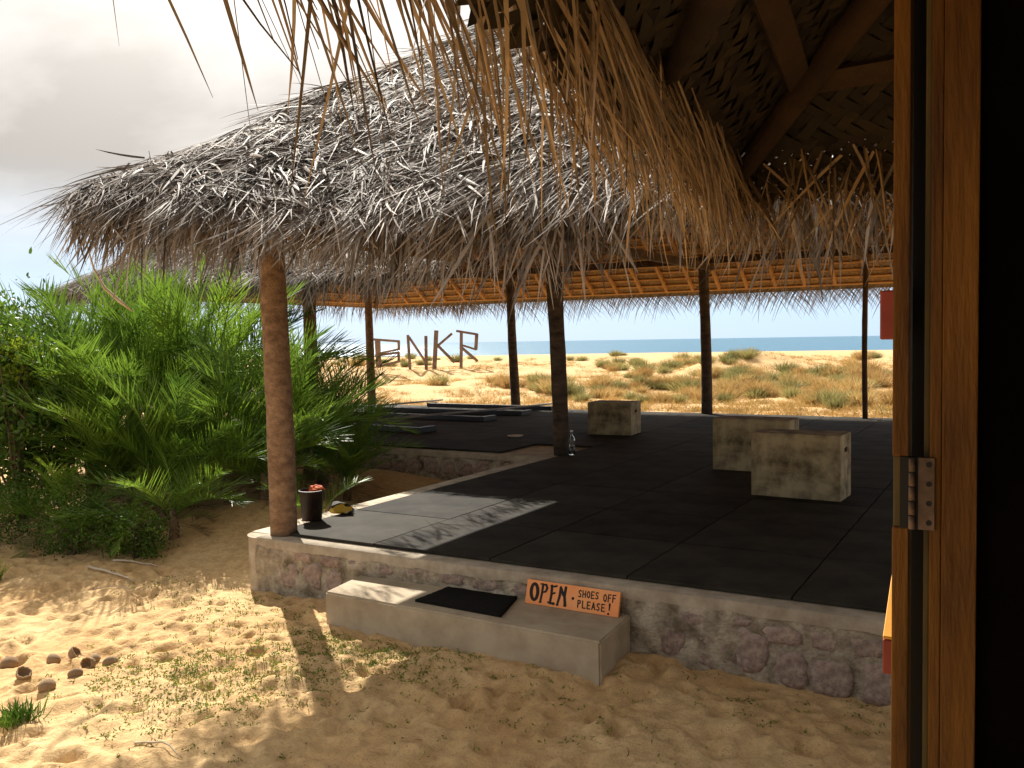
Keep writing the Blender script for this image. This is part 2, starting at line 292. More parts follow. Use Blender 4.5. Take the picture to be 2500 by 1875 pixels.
# cap strip along the edge: slightly wavy
def capstrip(a,b,w,name='cap',inward=(0,1)):
    n=max(2,int(math.dist(a,b)/.06)); V=[]; 
    for i in range(n+1):
        t=i/n; x=a[0]+(b[0]-a[0])*t; y=a[1]+(b[1]-a[1])*t; nn=.006*float(vnoise(x*1.0+y,0.,.12,3)); d=.055+.03*(.5+float(vnoise(x+y,1.,.18,11)))+.012*float(vnoise(x+y,1.,.03,13))
        ox,oy=-inward[0]*(.012+nn),-inward[1]*(.012+nn)
        V+= [(x+ox,y+oy,-.03-d),(x+ox*1.0,y+oy*1.0,-.035),(x+ox*.6,y+oy*.6,-.026),(x+inward[0]*w,y+inward[1]*w,-.0262)]
    F=[]
    for i in range(n):
        for q in range(3): F.append([i*4+q,i*4+4+q,i*4+5+q,i*4+1+q])
    o=obj(name,mesh_np(name,V,F,m_cap,smooth=False),platform); return o
capstrip((-.05,-.125),(7.6,-.125),.15)
capstrip((-.255,4.95),(-.235,.0),.26,inward=(1,0))
capstrip((-9.2,4.91),(-.25,4.91),.18)
# rough wall faces
def roughwall(a,b,z0,z1,nrmv,seed,amp=.017,step=.03,bot=None):
    n=int(math.dist(a,b)/step); mz=int((z1-z0)/step); t=np.linspace(0,1,n+1); zz=np.linspace(z0,z1,mz+1); T,ZZ=np.meshgrid(t,zz)
    L=math.dist(a,b); U=T*L; off=amp*(2*vnoise(U,ZZ,.22,seed)+1.2*vnoise(U,ZZ,.08,seed+1)+.7*vnoise(U,ZZ,.035,seed+2))+.004
    off=off*sst(z1-ZZ,-.001,.03)
    V=np.stack([a[0]+(b[0]-a[0])*T+nrmv[0]*off,a[1]+(b[1]-a[1])*T+nrmv[1]*off,ZZ],-1).reshape(-1,3); I=np.arange((n+1)*(mz+1)).reshape(mz+1,n+1)
    F=np.stack([I[:-1,:-1],I[:-1,1:],I[1:,1:],I[1:,:-1]],-1).reshape(-1,4)
    return obj('wall_face',mesh_np('wall_face',V,F,m_mortar,smooth=True),platform)
roughwall((-.05,-.128),(7.6,-.128),-.62,-.075,(0,-1),20)
roughwall((-9.2,4.91),(-.22,4.91),-.62,-.06,(0,-1),30)
roughwall((-.236,4.9),(-.236,.06),-.6,-.06,(-1,0),40)
# rounded plastered corner
V=[];F=[]; zz=np.linspace(-.62,-.035,18); A=np.linspace(-.25,1.25,16)
for j,zq in enumerate(zz):
    for i,a in enumerate(A):
        th=a*math.pi/2; r=.165+.006*float(vnoise(a*3,zq*5,.5,6)); cx,cy=-.07,.03; 
        V.append((cx-r*math.cos(th),cy-r*math.sin(th),zq))
for j in range(17):
    for i in range(15): q=j*16+i; F.append([q,q+1,q+17,q+16])
obj('plaster_corner',mesh_np('plaster_corner',V,F,m_cap,smooth=True),platform)
V=[(-.07-.175*math.cos(a)*1.0,.03-.175*math.sin(a),-.032) for a in np.linspace(-.2,1.9,16)]+[(.12,.1,-.024)]
obj('corner_cap',mesh_np('corner_cap',V,[[i,i+1,16] for i in range(15)],m_cap),platform)
# stones set in the wall
def stone(cx,cz,w,h,plane_y,proud=.016,seed=0):
    r=random.Random(seed); n=13; rim=[]; bm=bmesh.new()
    for k in range(n):
        a=2*math.pi*k/n; e=5.; c,s_=math.cos(a),math.sin(a); rr=(abs(c)**e+abs(s_)**e)**(-1/e)*(1+r.uniform(-.2,.10)); rim.append((c*rr*w/2,s_*rr*h/2))
    o=[bm.verts.new((x,.03,z)) for x,z in rim]; i1=[bm.verts.new((x*.95,-proud*.6,z*.95)) for x,z in rim]; i2=[bm.verts.new((x*.72,-proud-r.uniform(0,.008),z*.72)) for x,z in rim]; c=bm.verts.new((r.uniform(-.02,.02),-proud-.004,r.uniform(-.02,.02)))
    for k in range(n):
        k2=(k+1)%n; bm.faces.new((o[k],o[k2],i1[k2],i1[k])); bm.faces.new((i1[k],i1[k2],i2[k2],i2[k])); bm.faces.new((i2[k],i2[k2],c))
    bmesh.ops.recalc_face_normals(bm,faces=bm.faces); me=bpy.data.meshes.new('stone'); bm.to_mesh(me); bm.free(); me.materials.append(m_stone)
    for p in me.polygons: p.use_smooth=True
    obj('stone',me,platform,(cx,plane_y,cz))
for k,(x,zc,w,h) in enumerate([(3.34,-.31,.17,.20),(3.58,-.335,.21,.25),(3.80,-.30,.20,.27),(4.02,-.37,.20,.22),(4.25,-.38,.23,.24),(4.5,-.37,.22,.24),(4.76,-.36,.24,.24),(3.47,-.165,.20,.085),(3.74,-.14,.14,.05),(3.98,-.185,.22,.11),(4.2,-.185,.15,.10),(4.42,-.19,.20,.11),(4.68,-.18,.2,.1),
      (.28,-.30,.22,.2),(.52,-.27,.2,.2),(.74,-.30,.18,.2),(.42,-.135,.2,.09),(.70,-.14,.22,.09),(.95,-.14,.18,.07),(1.2,-.14,.22,.08),(1.5,-.14,.2,.08),(1.78,-.14,.2,.08),(2.05,-.14,.22,.08),(2.32,-.14,.18,.07)]):
    stone(x,zc,w,h,-.133,.009 if x>3.2 else .002,k)
for k in range(22): stone(-6.4+.28*k+random.uniform(-.03,.03),-.24+random.uniform(-.02,.02),.24,random.uniform(.2,.26),4.90,.010,100+k)
# rubber tiles
tile_me={}
def tile(x0,y0,x1,y1):
    w,d=x1-x0,y1-y0; key=(round(w,3),round(d,3))
    if key not in tile_me:
        tile_me[key]=MB().box((0,0,0),(w-2*GAP,d-2*GAP,.022),bev=.003).mesh('rubber_tile',m_rubber)
    o=obj('rubber_tile',tile_me[key],platform,((x0+x1)/2,(y0+y1)/2,-.0115+random.uniform(-.0012,.0012))); o.rotation_euler=(random.uniform(-.001,.001),random.uniform(-.001,.001),random.uniform(-.0015,.0015))
for i in range(7):
    for j in range(12): 
        tile(i,j,i+1,min(j+1,11.86))
for j in range(6): tile(-.9,6.04+j,0,min(7.04+j,11.86))
for i in range(8):
    for j in range(7): tile(-.9-i-1,5.04+j,-.9-i,min(6.04+j,11.86))
# ---------------------------------------------------------------- pavilion
pav=empty('pavilion',(0,0,-.03),'open L-shaped beach pavilion with grey palm thatch roof on trunk posts','pavilion')
pav.location=(0,0,0)
def post(name,x,y,r0,r1,top,lean=(0,0),label=None,z0=-.03,mat=None):
    n=14; pts=[];rad=[]
    for k in range(n+1):
        t=k/n; pts.append((x+lean[0]*t+.010*math.sin(5*t+x),y+lean[1]*t,z0+(top-z0)*t)); rad.append(r0+(r1-r0)*t+random.uniform(-.003,.004))
    o=MB().tube(pts,rad,16,jit=.02).build(name,mat or m_post,pav)
    if label: o['label']=label
    return o
post('post',0.07,.04,.108,.095,2.8,(-.05,0),'stout brown palm trunk post at the front left corner')
post('post',-.09,5.24,.105,.10,3.1,(-.10,0),'dark trunk post at the inner corner',mat=m_postshade)
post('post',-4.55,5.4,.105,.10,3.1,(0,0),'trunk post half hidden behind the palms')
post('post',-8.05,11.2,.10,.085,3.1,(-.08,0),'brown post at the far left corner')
post('post',-4.6,11.93,.105,.09,3.05,(-.10,0),'slim trunk post on the far edge',mat=m_postshade)
post('post',-.17,11.7,.105,.095,3.05,(-.05,0),'straight dark post on the far edge',mat=m_postshade)
post('post',2.73,11.6,.047,.045,3.05,(0,0),'thin square dark post on the far edge',mat=m_beam)
post('post',4.9,11.7,.1,.09,3.05); post('post',6.4,.05,.1,.09,2.8); post('post',-8.05,5.3,.1,.09,3.1)
SL=.72; EZ=2.37
Ax0,Ax1,Ay0,Ay1=-1.0,7.3,-.9,12.9; Bx0,By0=-9.1,4.05
def lift(x,y): 
    return .19*np.exp(-np.hypot(x-Ax0,y-Ay0)/.8)-.17*sst(x,-.2,2.0)*np.exp(-np.maximum(y-Ay0,0)/1.0)*(y<4)
apA=((Ax0+Ax1)/2,Ay0+(Ax1-Ax0)/2)   # (3.15,3.25)
ry=(By0+Ay1)/2; zr=EZ+SL*4.15
planes={'front':[(Ax0,Ay0),(Ax1,Ay0),apA],
 'left':[(Ax0,By0),(Ax0,Ay0),apA,(apA[0],ry)],
 'wing_front':[(Bx0,By0),(Ax0,By0),(apA[0],ry),(Bx0+4.2,ry)],
 'wing_end':[(Bx0,Ay1),(Bx0,By0),(Bx0+4.2,ry)],
 'back':[(Ax1,Ay1),(Bx0,Ay1),(Bx0+4.2,ry),(apA[0],ry)],
 'right':[(Ax1,Ay0),(Ax1,Ay1),(apA[0],ry),apA]}
def roofz(x,y):
    zA=np.minimum(np.minimum(x-Ax0,Ax1-x),np.minimum(y-Ay0,Ay1-y)); zB=np.minimum(np.minimum(x-Bx0,Ax1-x),np.minimum(y-By0,Ay1-y)); return EZ+SL*np.maximum(zA,zB)+lift(x,y)
rx=np.arange(Bx0,Ax1+.01,.2); ryy=np.arange(Ay0,Ay1+.01,.2)
RX,RY=np.meshgrid(rx,ryy); inside=(RX>=Ax0-.01)|(RY>=By0-.01); 
def sheet(name,dz,mat,parent,thick=0):
    RZ=roofz(RX,RY)+dz; n1,n2=RX.shape; I=np.arange(n1*n2).reshape(n1,n2)
    c=inside[:-1,:-1]&inside[:-1,1:]&inside[1:,1:]&inside[1:,:-1]
    F=np.stack([I[:-1,:-1][c],I[:-1,1:][c],I[1:,1:][c],I[1:,:-1][c]],-1); return obj(name,mesh_np(name,np.stack([RX,RY,RZ],-1).reshape(-1,3),F,mat),parent)
roof=sheet('roof',.07,m_thatchbase,pav); roof['label']='grey weathered palm leaf thatch roof with ragged fringe'
sheet('woven_underside',0,m_under,roof)
# courses of leaf strips over a slope
def course_strips(E0,u,s,n,t0,t1,a_rng,dt=.15,da=.02,L=(.28,.5),seed=1,ang=(.3,1.0),lifty=True):
    r=np.random.default_rng(seed); out=[]; t=t0
    while t<t1:
        a0,a1=a_rng(t); 
        if a1-a0<.05: break
        m=int((a1-a0)/da); a=r.uniform(a0,a1,m); tt=t+r.normal(0,.035,m)+.05*np.sin(a*2.1+t*3)
        P=E0+u*a[:,None]+s*tt[:,None]; 
        if lifty: P[:,2]+=lift(P[:,0],P[:,1])
        P=P+n*(.075+.05*r.random(m)+.04*vnoise(a,tt,.5,seed))[:,None]
        th=r.uniform(ang[0],ang[1],m)*np.sign(r.random(m)-.5); th=np.where(r.random(m)<.12,r.uniform(1.1,1.55,m)*np.sign(r.random(m)-.5),th)
        loc=2.6*vnoise(a,tt,.28,seed+40)+1.4*vnoise(a,tt,.11,seed+41); mk=r.random(m)<.62; th=np.where(mk,loc*1.15+r.normal(0,.22,m),th)
        D=-s*np.cos(th)[:,None]+u*np.sin(th)[:,None]+n*r.uniform(-.05,.2,m)[:,None]; D=nrm(D)
        S=nrm(np.cross(D,n+.28*r.normal(0,1,(m,3)))); 
        sh=np.clip(r.beta(1.9,2.3,m)+.35*vnoise(a,tt,.6,seed+50)+.08*np.sin(t*9),0,1)
        out.append(ribbons(P,D,S,r.uniform(L[0],L[1],m),r.uniform(.006,.019,m),r.uniform(.05,.4,m),r.normal(0,.3,m),4,sh)); t+=dt
    return out
def fringe(E0,u,s,n,a0,a1,da,L,seed,shd=(1.6,1.9),out=.5,down=1.,wd=(.008,.022),angr=.75,lifty=True,layers=(-.02,.03,.09,.16)):
    r=np.random.default_rng(seed); o=[]
    for t in layers:
        m=int((a1-a0)/da); a=np.sort(r.uniform(a0,a1,m)); P=E0+u*a[:,None]+s*(t+r.normal(0,.02,m))[:,None]
        if lifty: P[:,2]+=lift(P[:,0],P[:,1])
        P=P+n*(.02+.05*r.random(m))[:,None]
        outw=nrm(np.array([-s[0],-s[1],0.])[None])[0]
        th=r.normal(0,1,m)*angr*.5+np.sign(r.random(m)-.5)*angr*.5
        D=outw*out*r.uniform(.4,1.2,m)[:,None]+np.array([0,0,-down])+u*np.tan(np.clip(th,-1.25,1.25))[:,None]*.9; D=nrm(D)
        S=nrm(np.cross(D,outw+.6*r.normal(0,1,(m,3))))
        clump=.6+.8*(vnoise(a,a*0,.35,seed)+.5)
        o.append(ribbons(P,D,S,r.uniform(L[0],L[1],m)*clump,r.uniform(wd[0],wd[1],m),r.uniform(.1,.9,m),r.normal(0,.35,m),5,r.beta(shd[0],shd[1],m)))
    return o
c=1/math.hypot(1,SL)
u_f=np.array([1.,0,0]); s_f=np.array([0,c,SL*c]); n_f=np.array([0,-SL*c,c]); E_f=np.array([Ax0,Ay0,EZ])
W8=Ax1-Ax0
L1=course_strips(E_f,u_f,s_f,n_f,.0,3.6,lambda t:(max(0,t*c-.15),min(6.9,W8-t*c)),dt=.085,da=.0068,seed=2,ang=(.35,1.35),L=(.32,.72))
L1+=fringe(E_f,u_f,s_f,n_f,-.02,7.0,.0125,(.28,.62),3,wd=(.009,.027),shd=(1.9,1.5))
# left slope near the hip
u_l=np.array([0,1.,0]); s_l=np.array([c,0,SL*c]); n_l=np.array([-SL*c,0,c])
L1+=course_strips(np.array([Ax0,Ay0,EZ]),u_l,s_l,n_l,0,3.6,lambda t:(max(0,t*c-.12),t*c+1.3),dt=.13,da=.018,seed=5)
L1+=fringe(np.array([Ax0,Ay0,EZ]),u_l,s_l,n_l,0,5.2,.03,(.2,.42),6,layers=(0,.08))
V,F,S_=merge(L1); o=obj('thatch_strips',mesh_np('thatch_strips',V,F,m_thatch,S_),roof); o['kind']='stuff'
# wing front slope
L2=course_strips(np.array([Bx0,By0,EZ]),u_f,s_f,n_f,0,2.4,lambda t:(.05+t*c,8.1),dt=.14,da=.018,seed=8)
L2+=fringe(np.array([Bx0,By0,EZ]),u_f,s_f,n_f,0,8.1,.015,(.25,.5),9,wd=(.009,.025),shd=(1.9,1.6))
V,F,S_=merge(L2); o=obj('thatch_strips',mesh_np('thatch_strips',V,F,m_thatch,S_),roof); o['kind']='stuff'
# far edge: woven lattice and dangling fringe against the sky
u_b=np.array([1.,0,0]); s_b=np.array([0,-c,SL*c]); n_b=np.array([0,SL*c,c]); E_b=np.array([Bx0,Ay1,EZ])
def lattice(E0,u,s,n,a0,a1,da,L,seed):
    r=np.random.default_rng(seed); o=[]
    for sg in (-1,1):
        a=np.arange(a0,a1,da)+r.normal(0,.004,int(np.ceil((a1-a0)/da))); m=len(a); P=E0+u*a[:,None]+s*.16+n*(.004*sg)
        D=nrm(-s+u*(sg*.9*r.uniform(.85,1.15,m))[:,None]); S=nrm(np.cross(D,n)); 
        o.append(ribbons(P,D,S,r.uniform(L[0],L[1],m)*(.75+.6*(vnoise(a,a*0,.6,seed)+.5)),r.uniform(.011,.019,m),r.uniform(.5,1.6,m),r.normal(0,.12,m),6,r.beta(1.5,3,m),taper=.3))
    return o
L3=lattice(E_b,u_b,s_b,n_b,0,16.4,.034,(.42,.80),11)+lattice(E_b,u_b,s_b,n_b,0,16.4,.05,(.3,.55),12)
L3+=fringe(E_b,u_b,s_b,n_b,0,3.0,.03,(.25,.5),13,lifty=False,layers=(0,.1))
L3+=fringe(np.array([Bx0,Ay1,EZ]),np.array([0,-1.,0]),s_l,n_l,0,8.4,.03,(.25,.5),14,lifty=False,layers=(0,.1))
V,F,S_=merge(L3); o=obj('eave_fringe',mesh_np('eave_fringe',V,F,m_brown,S_),roof); o['kind']='stuff'
# rafters and battens of the back slope and the others
raf=MB().beam((0,0,0),(0,-5.35*c,5.35*SL*c),.055,.07).mesh('rafter',m_rafter)
x=-8.6
while x<7:
    lim=min(4.2,x-Bx0,Ax1-x); 
    if lim>.8:
        me=raf if lim>4.1 else MB().beam((0,0,0),(0,-lim,lim*SL),.055,.07).mesh('rafter',m_rafter)
        obj('rafter',me,roof,(x,Ay1-.25,EZ+.25*SL-.065))
    x+=.56
t=.18
while t<5.0:
    pl=t*c; a0=Bx0+pl; a1=Ax1-pl; MB().beam((a0,Ay1-pl,EZ+pl*SL-.018),(a1,Ay1-pl,EZ+pl*SL-.018),.045,.022,upv=(0,SL,1)).build('batten',m_rafter,roof)
    t+=.21
# front slope battens and rafters (seen dark below the fringe), wing end, wing front
t=.2
while t<4.5:
    pl=t*c; MB().beam((Ax0+pl,Ay0+pl,EZ+pl*SL-.03),(Ax1-pl,Ay0+pl,EZ+pl*SL-.03),.045,.022,upv=(0,-SL,1)).build('batten',m_beam,roof)
    MB().beam((Bx0+pl,By0+pl,EZ+pl*SL-.02),(Bx0+pl,Ay1-pl,EZ+pl*SL-.02),.045,.022,upv=(-SL,0,1)).build('batten',m_rafter,roof)
    t+=.3
for k in range(12):
    x=-.6+.62*k; lim=min(x-Ax0,Ax1-x,3.9)
    if lim>.5: MB().beam((x,Ay0+.3,EZ+.3*SL-.08),(x,Ay0+lim,EZ+lim*SL-.08),.05,.06).build('rafter',m_beam,roof)
for k in range(10):
    yv=By0+.6+.8*k; lim=min(yv-By0,Ay1-yv,3.9)
    if lim>.5: MB().beam((Bx0+.25,yv,EZ+.25*SL-.07),(Bx0+lim,yv,EZ+lim*SL-.07),.05,.06).build('rafter',m_rafter,roof)
# beams
for a,b in [((-8.6,11.78,2.99),(7.2,11.78,2.97)),((-.2,.04,2.76),(6.6,.04,2.76)),((-.02,.15,2.70),(-.16,12.0,2.86)),((-8.6,5.3,2.99),(7.0,5.24,2.99)),((-8.07,4.8,2.9),(-8.07,12.2,2.9)),((2.73,5.3,2.88),(2.73,12,2.86)),((6.4,.2,2.7),(6.4,11.9,2.9)),((-4.6,5,2.88),(-4.6,12.2,2.86))]:
    MB().beam(a,b,.09,.13).build('beam',m_beam,pav)
for a,b in [((-.7,-.6,2.38),(3.15,3.25,5.20)),((-9,12.6,2.40),(-4.9,8.5,5.33)),((-.9,4.4,2.40),(3.1,8.45,5.3)),((7.2,12.6,2.4),(3.15,8.5,5.3))]:
    MB().beam((a[0],a[1],a[2]),b,.08,.12).build('hip_rafter',m_beam,roof)
# individually visible leaves on the front slope
def leaf_variants(n,mat,seed,k=6):
    out=[]; r=np.random.default_rng(seed)
    for i in range(n):
        V,F,s=ribbons(np.zeros((1,3)),np.array([[0,0,-1.]]),np.array([[1.,0,0]]),np.array([1.]),np.array([r.uniform(.045,.075)]),np.array([0.]),np.array([r.normal(0,.16)]),k,np.array([.5]),taper=.3)
        # bow out of plane and fold along the middle
        V=V.reshape(k+1,2,3); tt=np.linspace(0,1,k+1); bow=r.uniform(-.09,.09); V[:,:,1]+=(bow*np.sin(tt*np.pi*r.uniform(.6,1.3)))[:,None]; mid=V.mean(1); mid[:,1]+=.014*(1-tt*.8)
        VV=np.concatenate([V[:,0],mid,V[:,1]]); q=k+1; F=[]
        for j in range(k): F+= [[j,j+1,q+j+1,q+j],[q+j,q+j+1,2*q+j+1,2*q+j]]
        out.append(mesh_np('leaf_strip',VV,F,mat))
    return out
def place_leaf(me,P,D,S,L,parent,ws=1.):
    D=np.array(D)/np.linalg.norm(D); z=-D; x=np.array(S)-np.dot(S,z)*z; x/=np.linalg.norm(x); y=np.cross(z,x)
    o=obj('leaf_strip',me,parent); o.matrix_world=Matrix(((x[0]*L*ws,y[0]*L,z[0]*L,P[0]),(x[1]*L*ws,y[1]*L,z[1]*L,P[1]),(x[2]*L*ws,y[2]*L,z[2]*L,P[2]),(0,0,0,1))); return o
LV=leaf_variants(14,m_thatch1,21)
for k in range(290):
    t=abs(random.gauss(0,1.0)) if k%3 else random.uniform(-.02,.15); t=min(t,3.2); a=random.uniform(max(.25,t*c+.3),5.6)
    P=E_f+u_f*a+s_f*t; P[2]+=float(lift(P[0],P[1])); P=P+n_f*random.uniform(.12,.17)
    th=random.choice((-1,1))*random.uniform(.1,1.1); D=-s_f*math.cos(th)+u_f*math.sin(th)+n_f*random.uniform(0,.15)
    if t<.16: D=np.array([math.tan(th)*.6,-.35,-1.])
    place_leaf(random.choice(LV),P,D,np.cross(D,n_f)+np.array([random.gauss(0,.4),random.gauss(0,.4),random.gauss(0,.4)]),random.uniform(.3,.5),roof,ws=random.uniform(.8,1.2))
# ---------------------------------------------------------------- near hut (camera stands in its doorway)
KX,KY,KZ=4.14,-1.79,2.07; HS=.80; hc=1/math.hypot(1,HS)
hut=empty('thatched_hut',(6,-5,-.45),'thatched hut roof overhead with brown fringe, log rafters and woven palm matting','hut'); hut.location=(0,0,0)
HX1,HY0=9.4,-8.5; q=2.6
def hz(dx): return KZ+HS*dx
uL=np.array([.118,-.993,0]); pL=np.array([.993,.118,0]); uF=np.array([.9974,-.072,0]); pF=np.array([-.072,-.9974,0]); K=np.array([KX,KY,KZ])
hd=np.append(np.linalg.solve(np.array([pL[:2],pF[:2]]),[1,1]),0.); Zu=np.array([0,0,1.])
sL=hc*pL+HS*hc*Zu; nL=-HS*hc*pL+hc*Zu; sF=hc*pF+HS*hc*Zu; nF=-HS*hc*pF+hc*Zu
rf=MB(); hw=2.6; o6=Zu*.06; apx=K+hd*hw+Zu*HS*hw+o6; KR=K+uF*5.3; KB=K+uL*6.6; apB=apx+uL*4
rf.poly([tuple(K+o6),tuple(KB+o6),tuple(apB),tuple(apx)]).poly([tuple(K+o6),tuple(apx),tuple(KR+o6)]).poly([tuple(KR+o6),tuple(apx),tuple(apB),tuple(KR+uL*6.6+o6)])
hroof=rf.build('roof',m_thatchbase,hut)
# woven matting under the roof: real over-under strips
def weave(E0,u,s,n,a0,a1,t0,t1,w,name,clip,over=0.):
    r=np.random.default_rng(31); Vs=[];Fs=[];Sh=[];o=0; d=w*1.04
    for sg in (-1,1):
        dirv=np.array([sg*math.sin(.82),math.cos(.82)])          # in (a,t)
        per=np.array([math.cos(.82),-sg*math.sin(.82)])
        ext=(a1-a0)+(t1-t0); cnt=int(2*ext/d)
        for i in range(-cnt//2,cnt//2):
            c0=np.array([(a0+a1)/2,(t0+t1)/2])+per*i*d; st=np.arange(-ext,ext,d/1.0)+.25*d
            pts=c0[None]+dirv[None]*st[:,None]; 
            ok=(pts[:,0]>a0)&(pts[:,0]<a1)&(pts[:,1]>t0+r.uniform(-over,0.0))&(pts[:,1]<t1)&clip(pts[:,0],pts[:,1])
            if ok.sum()<3: continue
            pts=pts[ok]; kk=np.arange(len(st))[ok]
            hgt=.005*np.where(((kk+ (i if sg>0 else i+2))//2)%2==0,1,-1)*sg + r.normal(0,.0012)
            ww=w*.5*r.uniform(.78,.99)
            for side in (-1,1): 
                pass
            A=pts-per*ww; B=pts+per*ww
            P1=E0+u*A[:,0:1]+s*A[:,1:2]-n*(.03+hgt)[:,None]; P2=E0+u*B[:,0:1]+s*B[:,1:2]-n*(.03+hgt)[:,None]
            m=len(pts); V=np.concatenate([P1,P2]); F=np.stack([np.arange(m-1),np.arange(1,m),m+np.arange(1,m),m+np.arange(m-1)],-1)+o
            Vs.append(V);Fs.append(F);Sh.append(np.full(2*m,r.beta(2,2)));o+=2*m
    ob=obj(name,mesh_np(name,np.concatenate(Vs),np.concatenate(Fs),m_weave,np.concatenate(Sh)),hroof); ob['kind']='stuff'
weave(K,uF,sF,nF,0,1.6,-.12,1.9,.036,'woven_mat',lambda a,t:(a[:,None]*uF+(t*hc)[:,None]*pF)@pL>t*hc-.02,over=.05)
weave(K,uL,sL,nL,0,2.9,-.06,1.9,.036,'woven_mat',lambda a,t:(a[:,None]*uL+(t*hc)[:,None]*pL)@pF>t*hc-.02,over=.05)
# logs and battens
hip3=hd+Zu*HS
MB().tube([K+np.array([-.02,.02,-.09]),K+hip3*.9-Zu*.10,K+hip3*2.2-Zu*.11],[.040,.05,.06],12,jit=.05).build('log_rafter',m_log,hroof)
vv=fw*1904-up2*(160-829.5)+rt2*(1447-1106); tip=CAM+vv/vv[2]*.62
MB().tube([tip,tip+hip3*.12,tip+hip3*.8,tip+hip3*1.8],[.028,.05,.056,.06],12,jit=.06).build('log_rafter',m_log,hroof)
for d_ in (.31,.52,.85,1.25,1.7,2.2):
    q0=K+hd*d_+Zu*(HS*d_-.055)
    MB().beam(q0,q0+uL*4.5,.075,.022,upv=(-HS*pL[0],-HS*pL[1],1)).build('batten',m_log,hroof)
    MB().beam(q0,q0+uF*(4.9-d_*1.5),.075,.022,upv=(-HS*pF[0],-HS*pF[1],1)).build('batten',m_log,hroof)
# hanging brown strips
r_=np.random.default_rng(77)
def hfringe(E0,u,outw,a0,a1,m,L,seed,lean,wd=(.006,.016),z=(.0,.06),pw=1.,ow=.55):
    r=np.random.default_rng(seed); a=a0+(a1-a0)*r.random(m)**pw; P=E0+u*a[:,None]+np.array([0,0,1.])*r.uniform(z[0],z[1],m)[:,None]+outw*r.uniform(-.10,.10,m)[:,None]
    D=outw*r.uniform(min(-.05,ow-.45) if ow<.2 else -.05,ow,m)[:,None]+np.array([0,0,-1.])+u*(lean+r.normal(0,.42,m)+.25*np.sign(r.random(m)-.35))[:,None]; D=nrm(D)
    S=nrm(np.cross(D,r.normal(0,1,(m,3)))); return ribbons(P,D,S,r.uniform(L[0],L[1],m),r.uniform(wd[0],wd[1],m),r.uniform(-.1,.5,m),r.normal(0,.18,m),6,r.beta(1.5,1.7,m))
oL=-pL; oF=-pF
lst=[hfringe(K,uL,oL,-.05,1.9,470,(.25,.60),41,-2.1,(.004,.009),pw=1.1,ow=.05),hfringe(K,uL,oL,-.05,1.9,260,(.18,.48),47,-.9,(.004,.010),pw=1.5,ow=.15),hfringe(K,uL,oL*1.2,1.65,2.95,95,(.38,.62),42,-1.5,(.005,.010),ow=.6),
     hfringe(K,uF,oF,-.05,1.7,400,(.18,.40),43,.05)]
V,F,S_=merge(lst); o=obj('leaf_fringe',mesh_np('leaf_fringe',V,F,m_brown,S_),hroof); o['kind']='stuff'
BV=leaf_variants(14,m_brown1,22)
for k in range(250):
    if k<150: a=1.7*random.random()**1.15; E0,u,ow,ln=K,uL,oL*.6,random.choice((-2.4,-1.9,-.9)); LL=(.25,.5)
    elif k<192: a=random.uniform(1.65,2.9); E0,u,ow,ln=K,uL,oL*1.3,-1.5; LL=(.38,.6)
    else: a=random.uniform(0,1.4); E0,u,ow,ln=K,uF,oF,.05; LL=(.22,.42)
    P=E0+u*a+ow*random.uniform(-.08,.1)+np.array([0,0,random.uniform(0,.07)]); D=ow*random.uniform(-.35 if ln<-1 and a<1.6 else 0,.3)+np.array([0,0,-1.])+u*(ln+random.gauss(0,.32))
    place_leaf(random.choice(BV),P,D,np.array([random.gauss(0,1) for _ in range(3)]),random.uniform(*LL),hroof,ws=random.uniform(.22,.5))
# hut walls, the unlit interior put into their near-black colour
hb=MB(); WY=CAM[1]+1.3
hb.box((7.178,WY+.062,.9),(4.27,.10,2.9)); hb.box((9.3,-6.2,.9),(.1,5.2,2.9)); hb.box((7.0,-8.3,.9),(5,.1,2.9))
hb.build('wall',m_unlitwall,hut)
MB().box((6.9,-6.2,-.42),(4.6,4.4,.3)).build('floor_slab',m_conc,hut)
# door frame and door edge
def dx(px,yrel,row=830):
    v=fw*1904-up2*(row-829.5)+rt2*(px-1106); return CAM[0]+v[0]/v[1]*yrel
df=empty('door_frame',(5.0,WY,-.27),'orange brown timber door frame standing at the right edge of the view','door frame'); df.location=(0,0,0)
y0=1.30
def slab(x0,x1,ya,yb,z0,z1,name,mat,parent,bev=.002): return MB().box(((x0+x1)/2,CAM[1]+(ya+yb)/2,(z0+z1)/2),(x1-x0,yb-ya,z1-z0),bev=bev).build(name,mat,parent)
slab(dx(2009,y0),dx(2034.5,y0),1.30,1.36,-.4,2.6,'jamb',m_door,df); slab(dx(2035.5,y0),dx(2113,y0),1.2985,1.36,-.4,2.6,'jamb',m_door,df)
slab(dx(1996,1.31),dx(2009,y0)-.0005,1.312,1.36,-.4,2.6,'jamb_edge',m_olive,df)
slab(dx(1961,1.37),dx(1999,1.37),1.37,1.41,-.4,2.6,'gap_shade',m_black,df)  # black board standing in for the shade inside the hinge gap
slab(dx(1929,1.24),dx(2024,1.24)-.0,1.24,1.32,2.01,2.4,'head_block',m_unlitwall,df)  # door head, its shade put into the near-black colour
dl=empty('door_leaf',(4.95,WY,0),'amber wooden door edge seen left of the dark hinge gap','door'); dl.location=(0,0,0)
lx0,lx1=dx(1928,y0),dx(1964,y0)
slab(lx0,lx1,1.30,1.34,-.4,1.466-.165,'stile',m_door,dl); slab(lx0,lx1,1.30,1.34,1.466-.265+.0,2.0,'stile',m_door,dl) if False else None
hz0=CAM[2]-(1123-738)/1904*1.3; hz1=CAM[2]-(980-738)/1904*1.3
for o_ in list(dl.children): bpy.data.objects.remove(o_)
